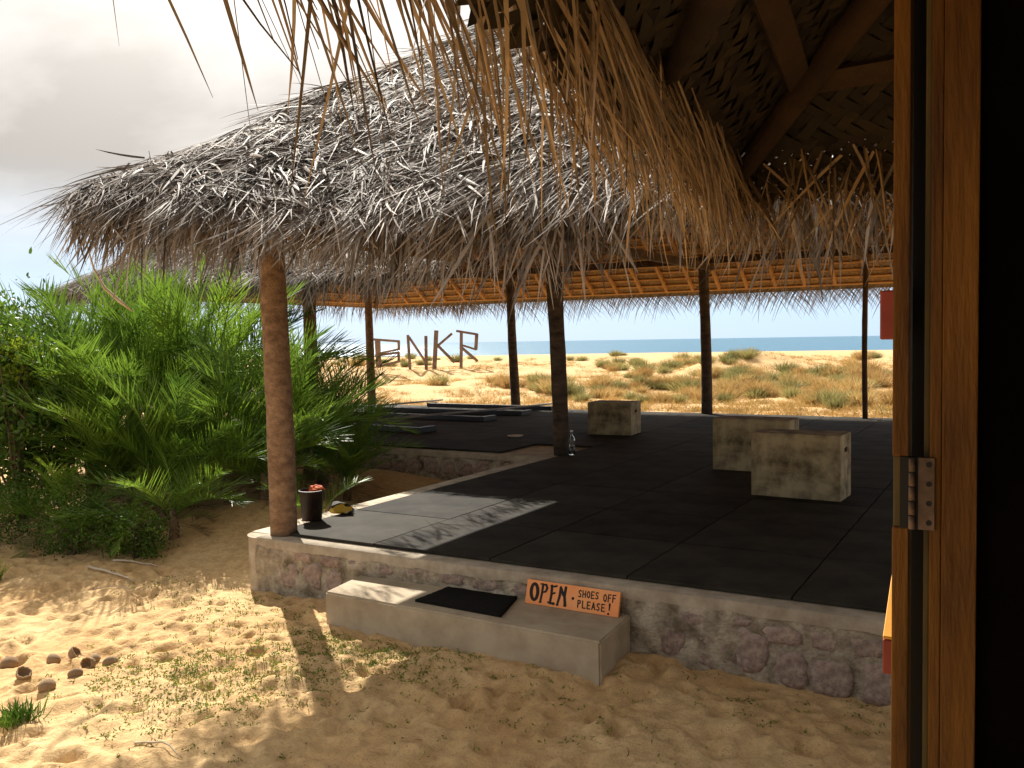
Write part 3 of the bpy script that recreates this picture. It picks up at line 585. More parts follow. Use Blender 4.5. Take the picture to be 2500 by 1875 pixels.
slab(lx0,lx1,1.30,1.34,-.4,hz0,'stile',m_door,dl); slab(lx0,lx1,1.30,1.34,hz1,2.02,'stile',m_door,dl); slab(lx0+.001,lx1,1.303,1.34,hz0,hz1,'stile_rebate',m_olive,dl)
slab(dx(1911,1.40),lx0+.004,1.345,1.40,CAM[2]-(746-738)/1904*1.38,CAM[2]+(738-650)/1904*1.38,'latch_block',m_red,dl,.003)
hg=slab(dx(1985,1.299),dx(2021,1.299),1.296,1.2995,hz0,hz1,'hinge_plate',m_hinge,df,.0005); hg['label']='worn brass hinge plate with four dark screw holes'
for k in range(4):
    zc=hz1-(hz1-hz0)*(.09+.27*k); b=MB(); b.tube([(dx(2008,1.295),CAM[1]+1.2962,zc),(dx(2008,1.295),CAM[1]+1.2948,zc)],.0036,12); b.build('screw',m_black,hg)
slab(lx0+.010,dx(1985,1.299),1.298,1.31,hz0,hz1,'hinge_plate',m_black,dl,.0005)
for k in range(5):
    h=(hz1-hz0)/5; z0=hz0+k*h; MB().tube([(dx(1971,1.292),CAM[1]+1.292,z0+.0008),(dx(1971,1.292),CAM[1]+1.292,z0+h-.0008)],.0042,12).build('knuckle',m_hinge,hg)
# timber block outside, beside the door
tb=MB(); 
vx=[(1929,1232),(1907,1375),(1932,1372),(1909,1455),(1935,1462)]
def at(px,row,yr): 
    v=fw*1904-up2*(row-829.5)+rt2*(px-1106); return Vector((CAM[0]+v[0]/v[1]*yr,CAM[1]+yr,CAM[2]+v[2]/v[1]*yr))
p0=at(1907,1374,1.9); p1=at(1907,1455,1.9)
a0=(p0.x,p0.y,p0.z); w_=.08; dd=.95
bmv=tb.bm.verts.new
z1=p0.z; zb=p1.z
q1=at(1927,1236,2.12)
def quadprism(mb,a,b_,w,h0,h1,name,mat,par):
    lo=[Vector((a.x,a.y,a.z)),Vector((a.x+w,a.y,a.z)),Vector((b_.x+w,b_.y,b_.z)),Vector((b_.x,b_.y,b_.z))]
    T=[mb.bm.verts.new(v+Vector((0,0,h1))) for v in lo]; Bv=[mb.bm.verts.new(v+Vector((0,0,h0))) for v in lo]
    mb.bm.faces.new(T); mb.bm.faces.new(Bv[::-1])
    for i in range(4): mb.bm.faces.new((Bv[i],Bv[(i+1)%4],T[(i+1)%4],T[i]))
    bmesh.ops.bevel(mb.bm,geom=list(mb.bm.edges),offset=.0015,segments=1,affect='EDGES'); return mb.build(name,mat,par)
bench=empty('bench',(0,0,0),'orange painted timber bench end poking out beside the door','bench')
quadprism(tb,p0,q1,.09,-.006,.0,'top_board',m_yel,bench)
quadprism(MB(),p0,q1,.09,-(z1-zb),-.008,'side_panel',m_red,bench)
MB().box((p0.x+.06,p0.y+.25,(zb-.5)/2),(.05,.3,abs(zb+.5)),bev=.004).build('leg',m_red,bench)
# ---------------------------------------------------------------- step, mat and sign
st=MB(); prism(st,[(.985,-.118),(1.05,-.585),(3.11,-.65),(3.075,-.118)],-.75,-.2); bmesh.ops.bevel(st.bm,geom=[e for e in st.bm.edges if all(v.co.z>-.3 for v in e.verts)],offset=.012,segments=3,affect='EDGES')
bmesh.ops.bevel(st.bm,geom=[e for e in st.bm.edges if abs(e.verts[0].co.z-e.verts[1].co.z)>.3],offset=.012,segments=2,affect='EDGES')
tag(st.build('concrete_step',m_conc),'long smooth grey concrete step in front of the platform wall','step')
dmat=MB(); 
n=14; gx=np.linspace(0,1,n); gg=[[None]*n for _ in range(n)]
cor=[(1.74,-.50),(2.40,-.53),(2.30,-.155),(1.76,-.150)]
for top in (0,1):
    pass
Vt=[];Ft=[]
for j in range(n):
    for i in range(n):
        s_,t_=i/(n-1),j/(n-1); x=(cor[0][0]*(1-s_)+cor[1][0]*s_)*(1-t_)+(cor[3][0]*(1-s_)+cor[2][0]*s_)*t_; y=(cor[0][1]*(1-s_)+cor[1][1]*s_)*(1-t_)+(cor[3][1]*(1-s_)+cor[2][1]*s_)*t_
        Vt.append((x,y,-.186+.003*random.random()+.012*max(0,s_-.75)*t_*2))
nt_=len(Vt); Vt+= [(x,y,-.199) for x,y,z in Vt]
for j in range(n-1):
    for i in range(n-1): a=j*n+i; Ft.append([a,a+1,a+n+1,a+n])
for i in range(n-1):
    Ft+=[[i,nt_+i,nt_+i+1,i+1],[(n-1)*n+i,(n-1)*n+i+1,nt_+(n-1)*n+i+1,nt_+(n-1)*n+i],[i*n,(i+1)*n,nt_+(i+1)*n,nt_+i*n],[i*n+n-1,nt_+i*n+n-1,nt_+(i+1)*n+n-1,(i+1)*n+n-1]]
tag(obj('door_mat',mesh_np('door_mat',Vt,Ft,m_matb)),'black coir door mat lying on the concrete step','door mat')
# sign leaning on the wall
SW,SH=.645,.150
sg=empty('sign_board',(2.385,-.205,-.198),'orange hand-painted sign reading OPEN SHOES OFF PLEASE on the step','sign')
ax=Vector((1,-.02,0)).normalized(); az=Vector((0,.30,1)).normalized(); az=(az-ax*az.dot(ax)).normalized(); ay=az.cross(ax)
sg.matrix_world=Matrix(((ax.x,ay.x,az.x,2.385),(ax.y,ay.y,az.y,-.205),(ax.z,ay.z,az.z,-.197),(0,0,0,1)))
MB().box((SW/2,.009,SH/2),(SW,.018,SH),bev=.002).build('board',m_sign,sg)
# lettering: strokes on a 300x130 crop, mapped to the board
TL,TR,BL,BR=(240,160),(1790,385),(203,500),(1765,755)
def inv(px,py):
    s_,t_=.5,.5
    for _ in range(25):
        x=(TL[0]*(1-s_)+TR[0]*s_)*(1-t_)+(BL[0]*(1-s_)+BR[0]*s_)*t_; y=(TL[1]*(1-s_)+TR[1]*s_)*(1-t_)+(BL[1]*(1-s_)+BR[1]*s_)*t_
        s_-=(x-px)/1555; t_-=((y-py)-(x-px)*.155)/350
    return s_*SW,(1-t_)*SH
def stroke(mb,pts,wpx,lay=0,closed=False):
    P=[Vector((*inv(*p),0)) for p in pts]; 
    if closed: P.append(P[0])
    ws=[w*SW/1555/2 for w in (wpx if hasattr(wpx,'__len__') else [wpx]*len(P))]
    for k,(a,b) in enumerate(zip(P,P[1:])):
        d=(b-a); 
        if d.length<1e-6: continue
        nn=Vector((-d.y,d.x,0)).normalized(); yy=-.0006-.00003*lay-.000004*k; wa,wb=ws[k],ws[min(k+1,len(ws)-1)]
        q=[a+nn*wa,a-nn*wa,b-nn*wb,b+nn*wb]; mb.bm.faces.new([mb.bm.verts.new((v.x,yy,v.y)) for v in q])
        mb.bm.faces.new([mb.bm.verts.new((b.x+wb*math.cos(t),yy-.000002,b.y+wb*math.sin(t))) for t in np.linspace(0,2*math.pi,11)[:-1]])
        if k==0: mb.bm.faces.new([mb.bm.verts.new((a.x+wa*math.cos(t),yy-.000002,a.y+wa*math.sin(t))) for t in np.linspace(0,2*math.pi,11)[:-1]])
def ell(cx,cy,rx_,ry_,t0=0,t1=360,n=16,sh=0): return [(cx+rx_*math.cos(math.radians(t)),cy+ry_*math.sin(math.radians(t))+sh*rx_*math.cos(math.radians(t))) for t in np.linspace(t0,t1,n)]
let=MB()
o_=ell(367,347,58,115); stroke(let,o_,[44+14*abs(math.cos(t)) for t in np.linspace(0,2*math.pi,16)],0)
stroke(let,[(515,250),(500,370),(472,495)],[42,38,36],1); stroke(let,[(475,240),(520,240)],22,2); stroke(let,[(455,500),(490,500)],20,2); stroke(let,[(515,252),(570,255),(588,300),(565,350),(510,362)],[26,36,42,34,22],3)
stroke(let,[(670,275),(662,400),(640,520)],[46,42,40],4); stroke(let,[(650,270),(700,285),(748,278)],[26,26,34],5); stroke(let,[(665,392),(720,375)],[24,30],6); stroke(let,[(608,505),(650,520),(705,530)],[30,30,44],7)
stroke(let,[(820,300),(805,420),(765,545)],[44,42,36],8); stroke(let,[(825,300),(860,400),(890,440)],[34,46,36],9); stroke(let,[(905,305),(885,430),(900,560)],[46,44,50],10)
stroke(let,[(750,548),(785,552)],20,11); stroke(let,[(875,565),(912,570)],18,11)
let.build('word',m_ink,sg); let=MB(); stroke(let,ell(1028,463,10,10,n=8),26,12); let.build('dot',m_ink,sg); let=MB()
w=17
S=lambda ch,x,y,sx,sy,sh=.12:[[(x+px*sx,y+py*sy+px*sx*sh) for px,py in pl] for pl in ch]
G={'S':[[(1,.1),(.6,0),(.15,.15),(.2,.4),(.75,.6),(.8,.88),(.4,1),(0,.9)]],'H':[[(.05,0),(0,1)],[(1,0),(.9,1)],[(0,.5),(.95,.5)]],'O':[[(.5,0),(.95,.3),(.9,.75),(.5,1),(.05,.75),(.05,.3),(.5,0)]],
 'E':[[(1,.02),(.1,0),(0,1),(.95,1)],[(.05,.5),(.8,.5)]],'F':[[(1,0),(.1,.02),(0,1)],[(.05,.45),(.8,.45)]],'P':[[(.1,0),(0,1)],[(.1,0),(.8,.05),(.85,.35),(.1,.5)]],'L':[[(.05,0),(0,1),(.95,1)]],'A':[[(0,1),(.5,0),(1,1)],[(.2,.65),(.8,.65)]]}
def word(tx,x,y,sx,sy,adv,lay):
    for k,chh in enumerate(tx):
        if chh!=' ':
            for pl in S(G[chh],x+k*adv[0],y+k*adv[1],sx,sy): stroke(let,pl,w,lay+k)
word('SHOES',1120,345,46,95,(70,9),20); word('OFF',1530,412,46,105,(72,7),30)
let.build('word',m_ink,sg); let=MB(); word('PLEASE',1112,490,48,100,(78,13),40)
stroke(let,[(1632,560),(1625,650)],[30,14],55); stroke(let,ell(1612,698,7,7,n=8),20,56)
let.build('word',m_ink,sg)
# ---------------------------------------------------------------- things on the platform
def plyo(x,y,w,d,h,rz,label):
    e=empty('plyometric_box',(x,y,0),label,'box','plywood jump boxes on the black tiles'); e.rotation_euler=(0,0,rz); t=.02
    for nm,cc,ss in (('front_panel',(w/2,t/2,h/2),(w,t,h-2*t)),('back_panel',(w/2,d-t/2,h/2),(w,t,h-2*t)),('side_panel',(t/2,d/2,h/2),(t,d-2*t,h-2*t)),('top_panel',(w/2,d/2,h-t/2),(w,d,t)),('bottom_panel',(w/2,d/2,t/2),(w,d,t))):
        MB().box(cc,ss,bev=.0025).build(nm,m_ply,e)
    # side with hand hole cut through
    sx=w-t; hw_,z0,z1=.06,h-.165,h-.12; yc=d/2; s=MB()
    s.box((w-t/2,d/2,(t+z0)/2),(t,d-2*t,z0-t)); s.box((w-t/2,d/2,(z1+h-t)/2),(t,d-2*t,h-t-z1)); s.box((w-t/2,(t+yc-hw_)/2,(z0+z1)/2),(t,yc-hw_-t,z1-z0)); s.box((w-t/2,(d-t+yc+hw_)/2,(z0+z1)/2),(t,d-t-yc-hw_,z1-z0))
    s.build('side_panel',m_ply,e); return e
plyo(2.94,3.16,.80,.42,.585,-.05,'plywood jump box nearest the camera, overlapping the one behind')
plyo(2.13,4.6,.84,.45,.57,-.02,'middle plywood jump box standing half behind the nearest one')
plyo(-.74,7.45,.70,.52,.50,.08,'smaller squat plywood jump box beyond the inner corner post')
# bottle
b=empty('bottle',(.13,5.10,0),'clear glass bottle standing beside the inner corner post','bottle')
MB().lathe([(.001,.002),(.036,.002),(.042,.012),(.042,.085),(.036,.10),(.038,.115),(.042,.13),(.042,.195),(.034,.225),(.016,.25),(.014,.285),(.017,.287),(.017,.30),(.010,.30),(.010,.25),(.03,.222),(.038,.19),(.038,.015),(.001,.012)],n=20,cap=False).build('body',m_glass,b)
MB().lathe([(.0001,.298),(.019,.298),(.019,.318),(.0001,.320)],n=16,cap=False).build('cap',m_white,b)
pl_=MB(); pl_.lathe([(.0001,.001),(.10,.001),(.125,.018),(.12,.022),(.095,.008),(.0001,.007)],n=24,cap=False); tag(pl_.build('plate',m_white,None,(-1.64,6.73,.0)),'small white plate lying alone on the black tiles','plate')
# black steel uprights lying on the tiles
def upright(xa,ya,xb,yb,foot,label):
    e=empty('steel_upright',(xa,ya,0),label,'rack upright','black steel rack uprights lying on the tiles'); e.location=(0,0,0)
    d=Vector((xb-xa,yb-ya,0)).normalized(); pnt=Vector((-d.y,d.x,0))
    MB().beam((xa,ya,.045),(xb-.085,yb,.045),.08,.085,bev=.003).build('beam',m_steel,e)
    f0=Vector((xb-.04,yb,.045))-pnt*.05; MB().beam(f0,f0+pnt*foot,.08,.09,bev=.003).build('foot',m_steel,e)
    MB().beam(Vector((xa-.002,ya,.05))-pnt*.05,Vector((xa-.002,ya,.05))+pnt*foot,.01,.08).build('end_plate',m_steel,e)
upright(-6.2,6.95,-3.35,6.64,.42,'nearest black steel upright on the tiles beside the palms')
upright(-7.3,8.95,-3.45,8.79,.42,'second nearest black steel upright, crossed by the grey pole')
upright(-7.3,10.15,-3.42,10.15,.42,'third black steel upright from the camera on the tiles')
upright(-6.7,11.55,-3.45,11.48,.34,'farthest black steel upright along the sand edge')
tag(MB().tube([(-5.0,6.3,.115),(-4.35,8.8,.118),(-3.9,10.3,.116),(-3.75,11.9,.10),(-3.7,12.6,.105)],.022,10).build('pole',m_pole),'long pale grey pole lying across the steel uprights','pole')
tag(MB().tube([(-7.6,7.9,.10),(-6.6,12.0,.13)],.02,8).build('pole',m_pole),'second grey pole lying left behind the palm fronds','pole')
# bucket with red cloth, crumpled bag
bu=empty('bucket',(.06,.46,-.0),'dark bucket standing behind the front left post','bucket')
bu.location=(-.03,.47,-.0); bu.scale=(.78,.78,.88)
MB().lathe([(.0001,.0),(.105,.0),(.125,.26),(.137,.262),(.137,.285),(.127,.288),(.12,.26),(.10,.02),(.0001,.02)],n=24,cap=False).build('pail',m_bucket,bu)
MB().tube([(.135*math.cos(a),.135*math.sin(a)*.3,.27-.16*math.sin(a)*0+ -.10*math.sin(a)) for a in np.linspace(0,math.pi,12)],.003,6).build('handle',m_steel,bu)
def crumple(name,mat,c,s,seed,n=3):
    bm=bmesh.new(); bmesh.ops.create_icosphere(bm,subdivisions=n,radius=1); r=random.Random(seed)
    for v in bm.verts:
        k=1+.35*(r.random()-.5); v.co=Vector((v.co.x*s[0]*k,v.co.y*s[1]*k,max(v.co.z,-.3)*s[2]*k))
    me=bpy.data.meshes.new(name); bm.to_mesh(me); bm.free(); me.materials.append(mat); return obj(name,me,None,c)
tag(crumple('cloth',m_redcloth,(-.005,.51,.25),(.07,.05,.04),3),'crumpled red cloth stuffed on top of the dark bucket','cloth')
tag(crumple('plastic_bag',m_bag,(.0,.80,.03),(.13,.08,.07),5,2),'crumpled black and yellow packaging lying beside the bucket','packaging')
# ---------------------------------------------------------------- plank letters on the dune
az0=math.atan2(*[(fw*1904+rt2*(935-1106))[i] for i in (0,1)])
nv=Vector((math.sin(az0),math.cos(az0),0)); 
def onpl(zx,zy,dist):
    px=(850+zx*400/1659)/1.13020; py=(750+zy*400/1659)/1.13020
    v=Vector(fw*1904-up2*(py-829.5)+rt2*(px-1106)); return Vector(CAM)+v*(dist/v.dot(nv))
LET={'B':[((297,322),(310,604),38),((252,326),(523,346),16),((512,340),(514,430),18),((296,472),(522,424),14),((270,492),(520,457),16),((511,452),(513,560),18),((296,606),(527,545),17)],
'N':[((604,280),(628,640),19),((615,300),(797,575),17),((787,290),(791,650),22)],
'K':[((893,235),(872,650),30),((905,392),(1052,266),17),((885,365),(1078,560),20)],
'R':[((1146,250),(1143,650),22),((1093,240),(1312,276),16),((1302,270),(1292,432),24),((1156,385),(1300,430),14),((1150,410),(1312,548),20)]}
for ch,pls in LET.items():
    dist={'B':39.,'N':41.,'K':41.5,'R':42.}[ch]; e=empty('plank_letter',(0,0,0),{'B':'driftwood plank letter B, leftmost of four letters on the dune','N':'driftwood plank letter N standing on the dune','K':'tall driftwood plank letter K standing on the dune','R':'driftwood plank letter R, rightmost of the dune letters'}[ch],'letter','wooden plank letters on the dune')
    for k,(a,b_,wd) in enumerate(pls):
        wm=1.45*wd*.2411/2151*dist; A=onpl(*a,dist+ (k%3)*.05); B=onpl(*b_,dist+(k%3)*.05)
        MB().beam(A,B,.07,wm,upv=nv.cross((B-A).normalized())).build('plank',m_plank,e)
# ---------------------------------------------------------------- vegetation
def frond(seed,L=1.5,e0=60,e1=-15,nl=36,ll=.40,mat=m_palm,wl=.0105,vang=.45):
    r=np.random.default_rng(seed); K_=14; pts=[]; p=np.zeros(3); side=r.normal(0,.12)
    tg=[]
    for k in range(K_+1):
        t=k/K_; e=math.radians(e0+(e1-e0)*t**1.3); d=np.array([math.cos(e),side*t,math.sin(e)]); d/=np.linalg.norm(d); tg.append(d); pts.append(p.copy()); p=p+d*L/K_
    pts=np.array(pts); tg=np.array(tg); 
    P=[];D=[];Sx=[];Ls=[]
    for sgn in (-1,1):
        for j in range(nl):
            t=.16+.84*(j+.5+r.uniform(-.3,.3))/nl; t=min(t,.999); k=t*K_; i=int(k); f=k-i; q=pts[i]*(1-f)+pts[i+1]*f; d=tg[i]
            sd=np.cross(d,[0,0,1]); sd/=np.linalg.norm(sd); upn=np.cross(sd,d)
            a=math.radians(r.uniform(38,62)*(1-.45*t)); va=vang+r.normal(0,.16)
            D.append(d*math.cos(a)+(sgn*sd*math.cos(va)+upn*math.sin(va))*math.sin(a)); P.append(q); Ls.append(ll*(.55+.45*math.sin(math.pi*min(t*1.05,1)**.8))*r.uniform(.8,1.15)*(1 if t<.93 else .7))
            Sx.append(np.cross(D[-1],upn+.5*r.normal(0,1,3)))
    P=np.array(P);D=nrm(np.array(D));Sx=nrm(np.array(Sx)); V,F,s=ribbons(P,D,Sx,np.array(Ls),np.full(len(P),wl),r.uniform(-.02,.16,len(P)),r.normal(0,.05,len(P)),3,np.full(len(P),.5),taper=.5)
    # rachis as a thin 3-sided tube
    R=[];FF=[]; o=len(V)
    for k in range(K_+1):
        d=tg[k]; sd=np.cross(d,[0,0,1]); sd/=np.linalg.norm(sd); u=np.cross(sd,d); w=.009*(1-.8*k/K_)
        R+=[pts[k]+sd*w,pts[k]+u*w,pts[k]-sd*w]
    for k in range(K_):
        for q in range(3): a=o+k*3+q; b=o+k*3+(q+1)%3; FF.append([a,b,b+3,a+3])
    return mesh_np('frond',np.concatenate([V,np.array(R)]),np.concatenate([F,np.array(FF)]),mat)
FR=[frond(60+i,L=random.uniform(1.1,1.5),e0=random.uniform(50,70),e1=random.uniform(-10,25),ll=random.uniform(.34,.46)) for i in range(10)]
FS=[frond(80+i,L=random.uniform(.8,1.1),e0=random.uniform(35,60),e1=random.uniform(-30,0),nl=24,ll=.27) for i in range(5)]
FD=[frond(90+i,L=random.uniform(.9,1.3),e0=30,e1=-60,nl=24,ll=.28,mat=m_palmdry,wl=.011) for i in range(4)]
stem_me=MB().tube([(0,0,-.1),(.02,.01,.15),(.0,.0,.35)],[.07,.06,.035],8,jit=.1).mesh('stem',m_bark)
def palm(x,y,n,scale,label,tilt=.0,dry=.21,zoff=0,lo=.3,hi=1.45,bias=None):
    z=gz(x,y)+zoff; e=empty('wild_palm',(x,y,z),label,'palm','wild date palms massed left of the pavilion')
    obj('stem',stem_me,e).scale=(scale,scale,max(scale,.5+zoff))
    for k in range(int(n*.8)):
        a=2*math.pi*k*.618+random.uniform(-.3,.3); el=random.uniform(lo,hi)
        if bias is not None and random.random()<.5: a=bias+random.gauss(0,.7)
        if random.random()<dry: me=random.choice(FD); el=random.uniform(-.2,.3)
        else: me=random.choice(FR if random.random()<.7 else FS)
        o=obj('frond',me,e,(0,0,.15*scale+random.uniform(0,.2)*scale)); s=scale*random.uniform(.75,1.12); o.scale=(s,s,s); o.rotation_euler=(random.uniform(-.5,.5),-(el-.75),a)
    return e
palm(-1.75,1.6,44,.82,'low palm clump spreading right behind the front left post',hi=1.1)
palm(-2.45,.95,56,1.05,'bright green palm clump in the middle of the thicket front')
palm(-3.2,1.0,60,1.15,'large palm clump at the left of the thicket with fanned fronds')
palm(-2.4,2.3,60,1.35,'palm clump behind the middle of the thicket, below the roof tip')
palm(-1.75,2.9,36,.78,'palm clump leaning toward the far platform edge',hi=1.2)
palm(-3.5,2.3,64,1.55,'tall palm at the back of the thicket against the sky',zoff=.3)
palm(-4.7,1.7,64,1.65,'tall dark palm at the far left of the thicket skyline',zoff=.35)
palm(-5.6,2.9,64,1.7,'tallest palm behind the far left palm',zoff=.6)
palm(-4.0,1.2,50,1.3,'palm between the leafy shrub and the fanned palm',zoff=.3)
palm(-4.5,3.4,60,1.6,'palm behind the thicket showing under the left wing eave',zoff=.25)
palm(-3.1,3.7,48,1.3,'palm beside the hidden post of the left wing')
palm(-2.5,3.3,44,1.2,'upright palm shading the ledge beside the platform',hi=1.45,lo=.7)
palm(-.62,1.12,18,.55,'small dark palm seedling beside the bucket',hi=.8,lo=.0)
palm(-1.75,.45,32,.75,'small half dry palm at the front foot of the thicket',dry=.35,lo=.05,hi=.9)
palm(-2.9,.15,34,.78,'small dusty palm at the lower left of the thicket',dry=.4,lo=.05,hi=.9)
palm(-2.3,.2,24,.6,'low dry palm between the two dusty palms',dry=.5,lo=.0,hi=.8)
# leafy shrubs at far left
def leafcloud(name,c,rad,n,mat,seed,size=.05,parent=None):
    r=np.random.default_rng(seed); cl=r.normal(0,1,(max(4,n//60),3)); cl=nrm(cl)*r.uniform(.35,1,(len(cl),1)); P=cl[r.integers(0,len(cl),n)]+r.normal(0,.17,(n,3)); P=P*np.array(rad)
    D=nrm(r.normal(0,1,(n,3))+np.array([0,0,.3])); S_=nrm(np.cross(D,r.normal(0,1,(n,3))))
    V,F,s=ribbons(P,D,S_,r.uniform(.7,1.3,n)*size,r.uniform(.35,.6,n)*size,r.uniform(-.3,.5,n),0*P[:,0],2,r.random(n),taper=.9); return obj(name,mesh_np(name,V,F,mat,s),parent,c)
def shrub(x,y,z,rad,n,mat,label,seed,size=.05):
    e=empty('leafy_shrub',(x,y,gz(x,y)),label,'shrub'); leafcloud('foliage',(0,0,z-gz(x,y)),rad,n,mat,seed,size,e)
    b=MB()
    for k in range(6): b.tube([(0,0,-.05),(random.uniform(-.3,.3)*rad[0],random.uniform(-.3,.3)*rad[1],(z-gz(x,y))*.6),(random.uniform(-.7,.7)*rad[0],random.uniform(-.7,.7)*rad[1],(z-gz(x,y)))],[.02,.014,.006],6)
    b.build('stem',m_bark,e); return e
shrub(-4.3,.55,.9,(.9,.8,1.05),9000,m_leaf,'dark dense leafy shrub at the far left behind the sand',1,.06)
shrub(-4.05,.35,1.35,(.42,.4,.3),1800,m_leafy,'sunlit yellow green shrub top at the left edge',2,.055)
shrub(-5.8,1.2,1.0,(1.3,.9,1.1),8000,m_leaf,'dark shrub behind the far left shrub',3,.07)
shrub(-2.45,-.1,-.15,(.5,.3,.32),3000,m_leaf,'low dusty green shrub at the foot of the palms',4,.03)
shrub(-1.7,.0,-.18,(.42,.28,.28),2400,m_leaf,'low grassy green shrub nearest the sand mound',5,.03)
shrub(-3.5,-.2,-.15,(.6,.4,.32),3000,m_leaf,'low straggling shrub at the left end of the thicket',6,.03)
# little green tuft front left
def tuft(n,h,rad,mat,seed,lean=.6,wd=.006):
    r=np.random.default_rng(seed); P=np.zeros((n,3)); P[:,:2]=r.normal(0,rad*.35,(n,2)); D=np.zeros((n,3)); D[:,:2]=P[:,:2]/rad*lean+r.normal(0,.35,(n,2)); D[:,2]=1; D=nrm(D)
    S_=nrm(np.cross(D,r.normal(0,1,(n,3)))); return ribbons(P,D,S_,r.uniform(.5,1.1,n)*h,np.full(n,wd),r.uniform(0,.9,n),r.normal(0,.2,n),3,r.random(n),taper=.6)
V,F,s_=tuft(260,.11,.13,m_leaf,9); tag(obj('grass_tuft',mesh_np('grass_tuft',V,F,m_leaf),None,(.70,-2.5,gz(.70,-2.5)-.01)),'bright green grass tuft in the lower left sand','grass tuft')
V,F,s_=tuft(150,.22,.12,m_leafy,10); tag(obj('grass_tuft',mesh_np('grass_tuft',V,F,m_leafy),None,(-2.25,-.95,gz(-2.25,-.95)-.01)),'yellow green grass tuft cut by the left picture edge','grass tuft')
# ground weeds: uncountable sprigs
r=np.random.default_rng(55); lst=[]
cl=[]
for (cx_,cy_,sp,n_) in [(.95,-1.6,.32,150),(1.35,-1.35,.28,130),(1.5,-.85,.22,100),(1.9,-.80,.22,60),(1.2,-1.9,.35,90),(.6,-1.75,.25,40),(2.2,-.95,.25,35),(2.9,-1.0,.3,16),(3.3,-.9,.3,8),(-.1,-.5,.35,40),(-.6,-.2,.3,35),(.5,-.7,.4,45),(1.0,-.75,.2,35),(3.9,-.6,.25,10),(2.6,-1.6,.6,18),(4.4,-.5,.2,10)]:
    for k in range(int(n_*1.7)): cl.append((r.normal(cx_,sp),r.normal(cy_,sp*.8),r.uniform(.4,1.)))
for (x,y,q) in cl:
    if y>-.16 or (.95<x<3.15 and y>-.68): continue
    n_=int(5+8*q); P=np.zeros((n_,3)); P[:,0]=x+r.normal(0,.022*q+.006,n_); P[:,1]=y+r.normal(0,.018*q+.006,n_); P[:,2]=gz(x,y)+r.uniform(-.004,.006,n_)
    D=r.normal(0,1,(n_,3)); D[:,2]=np.abs(D[:,2])*.8+.15; D=nrm(D); S_=nrm(np.cross(D,r.normal(0,1,(n_,3)))); lst.append(ribbons(P,D,S_,r.uniform(.008,.024,n_),r.uniform(.004,.009,n_),r.uniform(0,1,n_),0*P[:,0],2,r.random(n_),taper=.8))
V,F,s_=merge(lst); tag(obj('ground_cover',mesh_np('ground_cover',V,F,m_weed,s_)),'small green weeds creeping over the sand','ground cover',kind='stuff')
# dry litter on sand
r=np.random.default_rng(66); n=300; P=np.zeros((n,3)); P[:,0]=r.uniform(-2.4,5.4,n); P[:,1]=r.uniform(-2.9,-.2,n); P[:,2]=[gz(a,b_)+.004 for a,b_ in P[:,:2]]
D=r.normal(0,1,(n,3)); D[:,2]*=.12; D=nrm(D); S_=nrm(np.cross(D,np.array([0,0,1.])+.4*r.normal(0,1,(n,3)))); V,F,s_=ribbons(P,D,S_,r.uniform(.01,.06,n),r.uniform(.002,.007,n),0*P[:,0],r.normal(0,.5,n),3,r.random(n))
tag(obj('litter',mesh_np('litter',V,F,m_huskin)),'scraps of bark and dry stalks on the sand','litter',kind='stuff')
# pale fallen stalks
for (a,b_,rr,lb) in [((-1.75,-.42),(-1.1,-.47),.012,'pale fallen palm stalk on the sand below the thicket'),((-1.75,-.18),(-1.25,-.12),.010,'shorter pale palm stalk close under the bushes'),((-1.2,-.75),(-.95,-.60),.004,'thin curved twig on the lit sand'),((1.42,-2.35),(1.75,-2.35),.006,'thin pale twig near the lower edge of the sand')]:
    pts=[(a[0]+(b_[0]-a[0])*t,a[1]+(b_[1]-a[1])*t+.03*math.sin(t*3),gz(a[0]+(b_[0]-a[0])*t,a[1]+(b_[1]-a[1])*t)+rr*1.2+.01*math.sin(t*3.1)) for t in np.linspace(0,1,7)]
    tag(MB().tube(pts,[rr*(1-.5*t) for t in np.linspace(0,1,7)],7,jit=.1).build('fallen_stalk',m_twig),lb,'stalk')
tag(MB().tube([(-1.2,-.75,2.46),(-1.32,-.56,2.1),(-1.28,-.5,1.95),(-1.2,-.42,1.84),(-1.14,-.35,1.76)],[.006,.008,.011,.015,.006],8,jit=.1).build('hanging_stalk',m_twig),'dry palm stalk dangling below the roof tip at left','stalk')
# coconut husks
def husk_me(open_,seed):
    r_=random.Random(seed); bm=bmesh.new(); bmesh.ops.create_uvsphere(bm,u_segments=20,v_segments=12,radius=1)
    if open_:
        bmesh.ops.delete(bm,geom=[v for v in bm.verts if v.co.z>.35],context='VERTS')
        for v in bm.verts:
            if v.co.z>.1: v.co*=1+r_.uniform(-.12,.12)
        bmesh.ops.solidify(bm,geom=bm.faces[:],thickness=.16)
    for v in bm.verts:
        a=math.atan2(v.co.y,v.co.x); k=1+.06*math.cos(3*a)*(1-abs(v.co.z))+r_.uniform(-.02,.02); v.co=Vector((v.co.x*k,v.co.y*k,v.co.z*(1.0 if open_ else 1.25)))
    me=bpy.data.meshes.new('coconut_husk'); bm.to_mesh(me); bm.free(); me.materials.append(m_husk)
    for p in me.polygons: p.use_smooth=not open_
    return me
HC=[husk_me(False,1),husk_me(False,2)]; HO=[husk_me(True,3),husk_me(True,4)]
